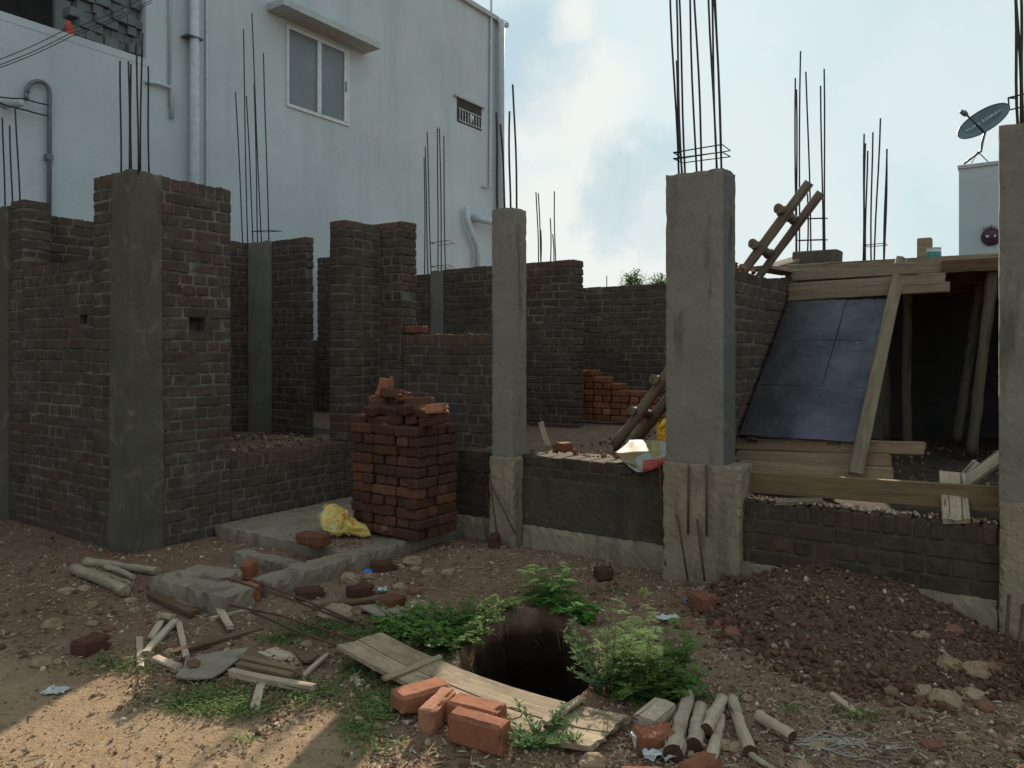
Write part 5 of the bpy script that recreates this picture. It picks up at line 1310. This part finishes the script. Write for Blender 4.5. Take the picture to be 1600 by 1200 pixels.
def flat_sack():
    # printed sack draped over the edge of the dark low wall
    root = empty('printed_sack', ony(1000, 712, 4.95), 'white sack printed red and yellow draped over the dark low wall at the ladder foot', 'sack')
    top = [(980, 690), (1005, 688), (1042, 697)]
    b = MB(); N = 44; Mv = 34; 
    # param grid: s along left->right, t top->bottom over the wall edge
    L = [(985, 688, 5.28), (963, 708, 4.97), (975, 722, 4.90), (990, 732, 4.885)]
    Rr = [(1044, 690, 5.20), (1044, 704, 4.99), (1046, 716, 4.90), (1043, 724, 4.89)]
    C = [(1012, 688, 5.24), (1010, 706, 4.98), (1008, 726, 4.89), (1008, 738, 4.885)]
    def curve(P, t):
        q = t * (len(P) - 1); k = min(int(q), len(P) - 2); f = q - k; a = P[k]; c = P[k + 1]
        return ony(a[0] + (c[0] - a[0]) * f, a[1] + (c[1] - a[1]) * f, a[2] + (c[2] - a[2]) * f)
    rows = []
    for j in range(Mv + 1):
        t = j / Mv; l, c, r = curve(L, t), curve(C, t), curve(Rr, t)
        for i in range(N + 1):
            s = i / N; p = l * (1 - s) * (1 - s) + (c * 2 - (l + r) / 2) * 2 * s * (1 - s) + r * s * s
            p = p + Vector((0, -1, 0.3)) * (0.015 * noise.noise(Vector((s * 4, t * 4, 2))) + 0.012)
            rows.append(p)
    w = N + 1
    t = None
    fs = []; mi = []
    b.v = rows
    for j in range(Mv):
        for i in range(N):
            s_, t_ = i / N, j / Mv
            m = 0
            if s_ > 0.45 and t_ > 0.55: m = 1
            elif s_ < 0.6 and t_ < 0.45 + 0.1 * math.sin(s_ * 9): m = 2
            elif 0.8 > s_ > 0.6 and t_ < 0.5: m = 3
            elif s_ < 0.3 and t_ < 0.8: m = 4
            b.f.append((j * w + i, (j + 1) * w + i, (j + 1) * w + i + 1, j * w + i + 1)); b.mi.append(m); b.t.append(0.5)
    ms = [simple('sack_white', (0.30, 0.30, 0.285), 0.6), simple('sack_red', (0.36, 0.06, 0.045), 0.55), simple('sack_ochre', (0.20, 0.145, 0.05), 0.6), simple('sack_yellow', (0.30, 0.235, 0.06), 0.6), simple('sack_tan', (0.23, 0.17, 0.11), 0.6)]
    o = b.build('sack_body', ms, root, True)
    mod = o.modifiers.new('thickness', 'SOLIDIFY'); mod.thickness = 0.006
    c = ony(1041, 678, 5.35); r2 = empty('orange_sack', ony(1041, 700, 5.35), 'orange plastic bundle peeking out left of the big middle column', 'sack')
    b = MB(); sack_mesh(b, c, rightv, upv, -fwdv, [0.10, 0.08, 0.09, 0.12, 0.09, 0.07, 0.06, 0.06, 0.08, 0.1, 0.09, 0.08], 0.05, 8.0, 30, 8); b.build('bundle', M['sack_orange'], r2, True)
    b = MB()
    for k in range(16):
        q = c - rightv * 0.05 + upv * random.uniform(-.08, .09); b.tube([q, q - rightv * random.uniform(0.015, 0.035)], 0.003, 3)
    tag(b.build('fringe', M['sack_orange'], r2), kind='stuff')
flat_sack()

# ------------------------------------------------------------------ rocks
def rock(x, y, size, label, mat='rock', flat=0.7, dz=0.0, asp=1.15, group='loose rocks on the ground'):
    seed = random.uniform(0, 50); b = MB(); vs = []; N, Mr = 14, 9
    c = G(x, y, size * flat * 0.22 + dz); th0 = random.uniform(0, 3)
    m = Matrix.Rotation(YAW + random.uniform(-.4, .4), 3, 'Z')
    def pt(d):
        k = 1 + 0.28 * noise.noise(d * 1.4 + Vector((seed, 0, 0))) + 0.20 * noise.noise(d * 3.3 + Vector((seed, 4, 0))) + 0.08 * noise.noise(d * 8 + Vector((seed, 4, 0)))
        q = d * k; q = Vector((q.x * asp, q.y, q.z * flat)) * size
        return c + m @ q
    vs.append(pt(Vector((0, 0, 1))))
    for r in range(1, Mr):
        ph = math.pi * r / Mr
        for k in range(N): th = 2 * math.pi * k / N; vs.append(pt(Vector((math.sin(ph) * math.cos(th), math.sin(ph) * math.sin(th), math.cos(ph)))))
    vs.append(pt(Vector((0, 0, -1)))); fs = [(0, 1 + k, 1 + (k + 1) % N) for k in range(N)]
    for r in range(Mr - 2):
        for k in range(N): a = 1 + r * N; fs.append((a + k, a + N + k, a + N + (k + 1) % N, a + (k + 1) % N))
    a = 1 + (Mr - 2) * N; fs += [(len(vs) - 1, a + (k + 1) % N, a + k) for k in range(N)]
    b.add(vs, fs); return tag(b.build('rock', M[mat]), label, 'rock', group)
RK = [(548, 905, .075, 'tan rock against the long kerb', 'rock'), (578, 902, .05, 'flat tan rock under the blue wrapper', 'rock'), (652, 950, .085, 'big tan rock at the edge of the green weeds', 'rock'),
      (526, 962, .095, 'whitish rock under the lying rods', 'rock'), (558, 958, .03, 'small tan rock right of the whitish rock', 'rock'), (645, 878, .075, 'long flat rock at the end of the apron', 'rock'),
      (625, 886, .035, 'grey stone left of the long flat rock', 'rock'), (650, 890, .04, 'small pale stone below the long flat rock', 'rock'), (670, 895, .055, 'tan stone in the rubble below the slim column', 'rock'),
      (700, 895, .05, 'brown stone right of the tan stone in the rubble', 'rock'), (625, 918, .05, 'brownish rock left of the gravel pile', 'rock'), (648, 925, .05, 'rounded earth coloured rock in the gravel', 'rock_red'),
      (82, 978, .055, 'pale round rock in the dirt at far left', 'rock'), (66, 1037, .05, 'flat tan rock above the sandy track at left', 'rock'), (88, 1035, .03, 'small stone beside the flat tan rock', 'rock'),
      (104, 924, .05, 'grey stone left of the thickest log', 'rock'), (130, 922, .055, 'second grey stone left of the thickest log', 'rock'), (142, 946, .04, 'pale stone below the grey pair at left', 'rock'),
      (144, 975, .035, 'orange tan stone left of the stick group', 'rock'), (170, 983, .035, 'dark stone left of the stick group', 'rock_red'), (205, 940, .045, 'tan stone in front of the thickest log', 'rock'),
      (210, 955, .035, 'stone in the dirt above the stick group', 'rock'), (195, 1030, .03, 'stone left of the upright looking stick', 'rock'), (265, 1020, .035, 'stone below the stick group', 'rock'), (391, 966, .035, 'tan stone below the crossed sticks', 'rock'),
      (258, 905, .03, 'reddish stone at the dark end of the long pale log', 'rock_red'), (480, 1007, .035, 'whitish stone behind the nailed battens', 'rock'),
      (1440, 996, .05, 'orange tan rock high on the soil heap', 'rock'), (1480, 1038, .055, 'tan rock in the middle of the soil heap slope', 'rock'), (1525, 1048, .065, 'wide tan rock right of the middle one on the slope', 'rock'),
      (1477, 1096, .075, 'largest tan rock at the foot of the soil heap', 'rock'), (1445, 1084, .05, 'tan rock left of the largest one', 'rock'), (1520, 1088, .05, 'slanted grey rock right of the largest one', 'rock'),
      (1540, 1105, .05, 'reddish rock at the right foot of the heap', 'rock_red'), (1490, 985, .045, 'dark rock near the tan concrete strip', 'rock_red'), (1550, 1045, .045, 'reddish rock near the upright rod', 'rock_red'),
      (1145, 990, .055, 'dark clod at the left foot of the soil heap', 'rock_red'), (1075, 980, .04, 'brown clod right of the silver wrapper', 'rock_red'), (1125, 978, .045, 'clod beside the red brick lump', 'rock_red'),
      (1058, 945, .045, 'brown stone left of the red brick lump', 'rock_red'), (1065, 930, .045, 'dark stone behind the blue scrap', 'rock_red'), (1104, 920, .03, 'white angular stone at the base of the big middle column', 'rock'),
      (1505, 1155, .035, 'pale stone at lower right', 'rock'), (1455, 1165, .05, 'reddish stone near the string tangle', 'rock_red'), (1580, 1162, .03, 'small tan stone at the right edge', 'rock'),
      (925, 1192, .055, 'squarish tan stone at the bottom edge below the pit cover', 'rock'), (1255, 1205, .05, 'white stone at the bottom edge right of the thin stick', 'rock'), (1130, 1165, .035, 'stone between the cracked and the curved log', 'rock'),
      (1150, 1170, .04, 'grey stone at the foot of the curved log', 'rock'), (1167, 1092, .028, 'pale stone right of the curved log top', 'rock'), (625, 818, .07, 'dark stone on the apron in front of the corner stack', 'rock'),
      (605, 826, .045, 'small dark stone left of the apron stone', 'rock_red'), (880, 882, .04, 'angular stone in front of the tan concrete strip', 'rock'), (1278, 1165, .03, 'stone under the left end of the string tangle', 'rock')]
for r in RK: rock(r[0], r[1], r[2] * 0.82, r[3], r[4], dz=0.15 if (r[1] in (818, 826)) else 0, flat=random.uniform(.6, .85))

# ------------------------------------------------------------------ small litter
def scrap(name, label, x, y, w, h, mat, cat, seed, dz=0.012):
    b = MB(); c = G(x, y, dz); N = 7; vs = []
    for j in range(N + 1):
        for i in range(N + 1):
            p = c + rightv * (w * (i / N - .5)) + fwdv * (h * (j / N - .5)); p.z += 0.022 * noise.noise(Vector((i * .7, j * .7, seed))) + 0.012 * noise.noise(Vector((i * 1.6, j * 1.6, seed)))
            vs.append(p + Vector((noise.noise(Vector((i * .8, j * .8, seed + 9))), noise.noise(Vector((i * .8, j * .8, seed + 5))), 0)) * 0.012)
    w_ = N + 1; fs = [(j * w_ + i, j * w_ + i + 1, (j + 1) * w_ + i + 1, (j + 1) * w_ + i) for j in range(N) for i in range(N)]
    b.add(vs, fs); o = b.build(name, M[mat]); m = o.modifiers.new('t', 'SOLIDIFY'); m.thickness = 0.001
    return tag(o, label, cat, 'scraps of wrapping on the ground')
scrap('wrapper', 'bright blue wrapper scrap by the end of the apron', 575, 892, .06, .05, 'blue', 'wrapper', 1, 0.09)
scrap('wrapper', 'white and blue wrapper beside the tan rubble', 597, 920, .055, .06, 'silver', 'wrapper', 2, 0.03)
scrap('wrapper', 'crumpled silver wrapper behind the pit', 1042, 964, .12, .06, 'silver', 'wrapper', 3, 0.03)
scrap('wrapper', 'small blue scrap beside the red brick lump', 1075, 938, .05, .04, 'blue', 'wrapper', 4, 0.03)
scrap('wrapper', 'torn pale paper on the shaded track at left', 88, 1078, .10, .07, 'silver', 'wrapper', 5, 0.012)
scrap('wrapper', 'crumpled foil in front of the rounded dark brick', 1028, 1178, .11, .05, 'silver', 'wrapper', 6, 0.025)
b = MB(); c = G(998, 1168, 0.0); b.tube([c, c + Vector((0, 0, 0.05))], [0.02, 0.028], 14); b.tube([c + Vector((0, 0, 0.05)), c + Vector((0, 0, 0.054))], [0.030, 0.030], 14)
tag(b.build('paper_cup', M['cup']), 'tiny white cup in the gravel left of the longest split log', 'cup')
# string tangle
b = MB()
for k in range(18):
    p = G(random.uniform(1240, 1270), random.uniform(1150, 1168), 0.01); pts = [p]; hd = random.uniform(-0.15, 0.15)
    for i in range(random.randint(9, 22)):
        hd += random.gauss(0, 0.55); hd *= 0.8; p = p + rightv * (0.022 * math.cos(hd)) + fwdv * (0.020 * math.sin(hd)); p = Vector((p.x, p.y, gh(p.x, p.y) + 0.008 + 0.012 * abs(noise.noise(p * 12)))); pts.append(p)
    b.tube(pts, 0.0013, 4)
tag(b.build('string_tangle', M['string']), 'tangle of white plastic string right of the rotten ended log', 'string')

# ------------------------------------------------------------------ gravel, clods, chips
def visible(p, m=40):
    q = proj(p); return q and -m < q[0] < 1600 + m and 560 < q[1] < 1200 + m
def scatter(name, label, cat, count, fn, mat, test):
    random.seed(hash(name) % 1000 if False else len(name)); b = MB(); n = 0; tries = 0
    while n < count and tries < count * 8:
        tries += 1
        # sample in image-like density: choose depth with bias to near
        d = 2.6 + 4.2 * random.random() ** 1.6; l = random.uniform(-0.72, 0.72) * d
        x = l * cA - d * sA; y = l * sA + d * cA
        if pit_d(x, y) < 1.05 or not test(x, y): continue
        z = gh(x, y)
        if not visible((x, y, z)): continue
        fn(b, x, y, z); n += 1
    return tag(b.build(name, mat), label, cat, kind='stuff')
def free(x, y):
    if y > 4.88 and x > -3.9: return False
    if -5.56 < x < -3.82 and y > 3.0 and (y > 3.78 or x > -4.06 or (3.34 < y < 3.54 and x > -4.76)): return False
    if -4.95 < x < -4.0 and 2.6 < y < 3.3 and y > 2.75: return random.random() < 0.3
    if x < -5.5 and y > 3.1: return False
    return True
def sandy(x, y): return y - 0.30 * x + 0.3 * noise.noise(Vector((x * 3, y * 3, 0))) < 2.85 and x + 0.55 * y < -0.9
def heap(x, y): return math.sqrt(((x + 0.75) / 0.86) ** 2 + ((y - 4.75) / 1.1) ** 2) + 0.15 * noise.noise(Vector((x * 4, y * 4, 1)))
def f_gravel(b, x, y, z):
    r = random.uniform(0.0025, 0.0065) * (1.0 if random.random() < 0.9 else 2.1)
    b.peb((x, y, z + r * 0.3), r, min(1, max(0, random.gauss(0.55, 0.25))))
def t_gravel(x, y):
    if not free(x, y): return False
    if sandy(x, y): return random.random() < 0.10
    dens = 0.25 + 0.9 * max(0, noise.noise(Vector((x * 1.3, y * 1.3, 8))) + 0.25)
    if -3.6 < x < -1.9 and y > 3.7: dens = 1
    if x > -1.6: dens += 0.45
    if heap(x, y) < 1: dens *= 0.25
    return random.random() < dens
scatter('gravel', 'scattered gravel and small stone chips over the red soil', 'gravel', 27000, f_gravel, M['gravel'], t_gravel)
def f_clod(b, x, y, z):
    e = heap(x, y); r = (0.004 + 0.013 * random.random() ** 2.2) * (1.0 + 1.3 * sstep(0.72, 1.0, e) * random.random() ** 2)
    b.peb((x, y, z + r * 0.4), r, min(1, max(0, random.gauss(0.45, 0.22))) if random.random() < .985 else 1.0)
scatter('soil_clods', 'dark clods of dug soil on the heap by the low brown wall', 'soil', 7500, f_clod, M['clod'], lambda x, y: free(x, y) and heap(x, y) < 1.06)
def f_crumb(b, x, y, z):
    r = random.uniform(0.008, 0.022); b.peb((x, y, z + r * 0.2), r, random.random() ** 1.5 * .95)
scatter('stone_rubble', 'scattered thumb sized stones and brick crumbs on the soil', 'rubble', 800, f_crumb, M['gravel'], lambda x, y: free(x, y) and not sandy(x, y))
def f_chip(b, x, y, z):
    L = random.uniform(0.012, 0.05); w = random.uniform(0.002, 0.007); th = random.uniform(0, 6.3); d = Vector((math.cos(th), math.sin(th), random.uniform(-.15, .25))) * L; s = Vector((-math.sin(th), math.cos(th), 0)) * w
    p = Vector((x, y, z + 0.006)); b.add([p - d / 2 - s, p + d / 2 - s * .6, p + d / 2 + s * .6, p - d / 2 + s, p + Vector((0, 0, 0.004))], [(0, 1, 4), (1, 2, 4), (2, 3, 4), (3, 0, 4)], random.random())
scatter('wood_chips', 'small wood chips and dry straw bits on the ground', 'wood chips', 3500, f_chip, M['chip'], lambda x, y: free(x, y) and (random.random() < (0.15 if sandy(x, y) else (0.2 if heap(x, y) < 1 else 1))))
# rubble inside the rooms
b = MB(); random.seed(77)
for k in range(1500):
    rm = random.random()
    if rm < 0.35: x, y, z = random.uniform(-7.3, -5.8), random.uniform(3.4, 5.7), 0.575
    elif rm < 0.7: x, y, z = random.uniform(-3.6, -1.9), 4.98 + 3.2 * random.random() ** 1.5, 0.66
    else: x, y, z = random.uniform(-1.5, 1.2), random.uniform(5.2, 8.6), 0.57
    r = random.uniform(0.006, 0.02) * (1 if random.random() < .93 else 2); b.peb((x, y, z + r * .3), r, random.random() * .8)
for k in range(420):
    x, y = random.gauss(-4.25, .25), random.gauss(4.0, .1); b.peb((x, y, 0.092), random.uniform(0.003, 0.010), random.random() * .7) if -5.4 < x < -3.95 and y > 3.85 else None
for k in range(260):
    b.peb((random.uniform(-1.56, -0.12), random.uniform(4.84, 4.94), 0.58), random.uniform(0.004, 0.014), random.uniform(.5, 1))
tag(b.build('room_rubble', M['gravel']), 'rubble crumbs strewn over the room floors and wall tops', 'rubble', kind='stuff')

# ------------------------------------------------------------------ plants
def leaf(b, p, d, L, w, tone, mi=0, droop=0.25):
    d = d.normalized(); s = d.cross(Vector((0, 0, 1))); s = s.normalized() if s.length > 0.05 else Vector((1, 0, 0)); u = s.cross(d)
    m = p + d * L * 0.5 + Vector((0, 0, -droop * L * 0.1)); e = p + d * L + Vector((0, 0, -droop * L * 0.45))
    b.add([p, m + s * w - u * w * .25, m + u * 0.0, m - s * w - u * w * .25, e], [(0, 1, 2), (0, 2, 3), (1, 4, 2), (2, 4, 3)], tone, mi)
def weed(name, label, x, y, n, hgt, spread, kind, mat, dens=1.0, cat='weed', flowers=0, lean=(0, 0)):
    base = G(x, y, 0); root = empty(name, base, label, cat, 'weeds around the pit'); b = MB(); st = MB(); fl = MB()
    for k in range(n):
        az = random.uniform(0, 2 * math.pi); r0 = spread * math.sqrt(random.random()) * 0.55
        p = Vector((base.x + r0 * math.cos(az), base.y + r0 * math.sin(az), 0))
        for _ in range(12):
            if pit_d(p.x, p.y) > 1.1: break
            p += (Vector((p.x + 2.01, p.y - 3.08, 0))).normalized() * 0.03
        p.z = gh(p.x, p.y)
        h = hgt * random.choice((0.35, 0.5, 0.7, 0.9, 1.25)) * random.uniform(0.85, 1.1); out = Vector((math.cos(az) * spread * 0.6 + lean[0], math.sin(az) * spread * 0.6 + lean[1], h)) * random.uniform(.8, 1.05)
        pts = []; N = 8
        for i in range(N + 1):
            t = i / N; pts.append(p + Vector((out.x * t ** 1.5, out.y * t ** 1.5, out.z * t)) + Vector((noise.noise(Vector((k, t * 3, 1))), noise.noise(Vector((k, t * 3, 5))), 0)) * 0.03 * t)
        st.tube(pts, [0.0028 * (1 - 0.7 * i / N) + .0006 for i in range(N + 1)], 4)
        for i in range(1, N + 1):
            t = i / N; q = pts[i]; tn = min(1, max(0, 0.15 + 0.75 * t + random.uniform(-.25, .25)))
            for c in range(max(1, int(round(dens * (2 if kind != 'fern' else 2))))):
                a = random.uniform(0, 6.28); d = Vector((math.cos(a), math.sin(a), random.uniform(0.0, 0.8)))
                if kind == 'fern':
                    L = random.uniform(0.07, 0.13) * (1 - 0.3 * t); d.normalize()
                    sd_ = d.cross(Vector((0, 0, 1))).normalized()
                    for m in range(1, 8):
                        f = m / 7; pp = q + d * L * f + Vector((0, 0, -0.25 * L * f * f))
                        for s in (-1, 1): leaf(b, pp, d * 0.65 + sd_ * s, L * 0.42 * (1.15 - f * .7), L * 0.055, tn + random.uniform(-.1, .1))
                elif kind == 'broad': leaf(b, q, d, random.uniform(0.03, 0.07), random.uniform(0.011, 0.02), tn, droop=0.8)
                elif kind == 'thin': leaf(b, q, d + Vector((0, 0, .3)), random.uniform(0.018, 0.04), random.uniform(0.003, 0.006), tn)
                else: leaf(b, q, d, random.uniform(0.018, 0.035), random.uniform(0.007, 0.012), tn, droop=.5)
        if flowers and random.random() < flowers:
            fl.peb(pts[-1], random.uniform(0.005, 0.009), 0.5)
    st.build('stems', M['twig'], root, True); b.build('foliage', M[mat], root)
    if fl.v: tag(fl.build('flowers', M['flower'], root), kind='stuff')
random.seed(21)
weed('fern_weed', 'feathery bright green weed at the back rim of the pit', 858, 945, 20, 0.17, 0.15, 'fern', 'leaf_fern', 0.7)
weed('low_weed', 'low leafy weed with small white flowers at the left rim of the pit', 705, 1000, 95, 0.13, 0.27, 'small', 'leaf', 2.0, flowers=0.12)
weed('tall_weed', 'spindly pale stemmed weed leaning over the right rim of the pit', 948, 1082, 26, 0.29, 0.15, 'thin', 'leaf_pale', 3.0, lean=(-0.06, 0.0))
weed('bushy_weed', 'dense dark green weed bush right of the pit', 1008, 1080, 46, 0.26, 0.18, 'fern', 'leaf', 0.75)
weed('broad_weed', 'rounded broad leaved weed at the right side of the dense bush', 1045, 1085, 44, 0.17, 0.13, 'broad', 'leaf', 1.6)
weed('low_weed', 'small broad leaved weed under the feathery weed', 890, 968, 22, 0.09, 0.15, 'broad', 'leaf_fern', 1.4)
weed('low_weed', 'low bright weed along the back edge of the pit cover', 660, 985, 60, 0.09, 0.24, 'small', 'leaf_fern', 2.0, flowers=.1)
weed('dry_weed', 'withered brown weed hanging over the back left rim of the pit', 770, 965, 34, 0.09, 0.18, 'thin', 'grass', 1.5, lean=(0.03, -0.05))
weed('grass_tuft', 'grass tuft growing against the front of the pit cover', 850, 1160, 26, 0.09, 0.14, 'thin', 'leaf_pale', 2.0)
# grass patches
GP = [(330, 1092, 90, 26, 1000), (300, 1105, 60, 12, 300), (380, 1110, 50, 16, 400), (200, 1040, 90, 16, 420), (480, 1085, 60, 20, 600), (560, 1050, 50, 22, 600), (590, 1105, 45, 24, 800), (560, 1140, 45, 20, 350), (640, 985, 110, 14, 1300), (500, 985, 70, 18, 800),
      (580, 1002, 45, 12, 500), (440, 1000, 40, 10, 250), (640, 1080, 40, 12, 250), (700, 1020, 40, 14, 500), (850, 1165, 50, 10, 350), (950, 925, 60, 8, 160), (1060, 1090, 60, 14, 400), (1345, 1120, 40, 8, 120), (380, 1160, 20, 6, 50), (1235, 1110, 14, 4, 30), (600, 1170, 60, 12, 150)]
b = MB()
for (x, y, sx, sy, n) in GP:
    for k in range(n):
        p = G(random.gauss(x, sx * .5), min(1230, random.gauss(y, sy * .6)))
        if pit_d(p.x, p.y) < 1.1 or not free(p.x, p.y): continue
        green = 0.1 if y < 1060 else 0.5
        tn = min(1, max(0, random.gauss(green + .2, .25)))
        if random.random() < 0.55:
            a = random.uniform(0, 6.28); leaf(b, p, Vector((math.cos(a), math.sin(a), random.uniform(.2, 2.2))), random.uniform(0.025, 0.06), 0.0022, tn, droop=.8)
        else:
            a = random.uniform(0, 6.28); leaf(b, p + Vector((0, 0, random.uniform(0.0, 0.025))), Vector((math.cos(a), math.sin(a), random.uniform(0, .9))), random.uniform(0.015, 0.03), random.uniform(.004, .008), tn)
tag(b.build('grass', M['grass']), 'patchy short grass and creeping weeds on the soil', 'grass', kind='stuff')
# roots and dead twigs hanging at the pit rim
b = MB()
for k in range(46):
    a = random.uniform(0, 6.28); x = -2.01; y = 3.08
    u = Vector((0.47, -0.883, 0)); v = Vector((0.883, 0.47, 0)); p = Vector((x, y, 0)) + u * (0.78 * math.cos(a)) + v * (0.37 * math.sin(a)); p.z = gh(p.x, p.y)
    c = Vector((x, y, 0)); dn = random.uniform(.06, .2); pts = [p]
    for i in range(1, 6):
        f = i / 5; q = p + (c - p) * (0.16 * f) + Vector((noise.noise(Vector((k, f * 2, 0))), noise.noise(Vector((k, f * 2, 4))), 0)) * 0.09; q.z = p.z + 0.03 * math.sin(f * 3) - dn * f * f; pts.append(q)
    b.tube(pts, [0.004, 0.0035, 0.003, 0.0025, 0.002, 0.001], 4)
tag(b.build('roots', M['chip']), 'dry roots hanging over the rim of the pit', 'roots', kind='stuff')

# distant tree behind the far wall
def tree(x, ytop, Y, h, r, label, seed):
    random.seed(seed); top = ony(x, ytop, Y); base = Vector((top.x, top.y, 0)); root = empty('tree', base, label, 'tree', 'distant trees behind the far wall')
    b = MB(); H_ = top.z; b.tube([base, base + Vector((.1, 0, H_ * .4)), base + Vector((0, 0, H_ * .8))], [0.25, 0.16, 0.06], 8)
    for k in range(14):
        a = random.uniform(0, 6.28); q = base + Vector((0, 0, H_ * random.uniform(.4, .75))); b.tube([q, q + Vector((math.cos(a) * r * .6, math.sin(a) * r * .6, H_ * .18))], [0.06, 0.015], 5)
    b.build('trunk', M['pole'], root)
    f = MB()
    for k in range(110):
        a = random.uniform(0, 6.28); rr_ = r * math.sqrt(random.random()); z = H_ * random.uniform(.55, 1.0); rr_ *= math.sqrt(max(0.05, 1 - ((z / H_ - .55) / .5) ** 2)); c = base + Vector((math.cos(a) * rr_, math.sin(a) * rr_, z))
        for m in range(26):
            d = Vector((random.gauss(0, 1), random.gauss(0, 1), random.gauss(0, .6))); leaf(f, c + d * 0.16, d, 0.16, 0.045, random.random())
    f.build('crown', M['leaf'], root)
tree(990, 428, 32, 0, 0.62, 'small distant tree whose crown top shows over the farthest wall', 3)
tree(1028, 434, 36, 0, 0.6, 'second distant tree top just left of the big middle column', 4)
b = MB(); p = ony(948, 431, 30); b.tube([(p.x, p.y, 0), tuple(p)], 0.02, 5); tag(b.build('pole', M['rebar']), 'thin distant mast rising over the farthest wall', 'mast')
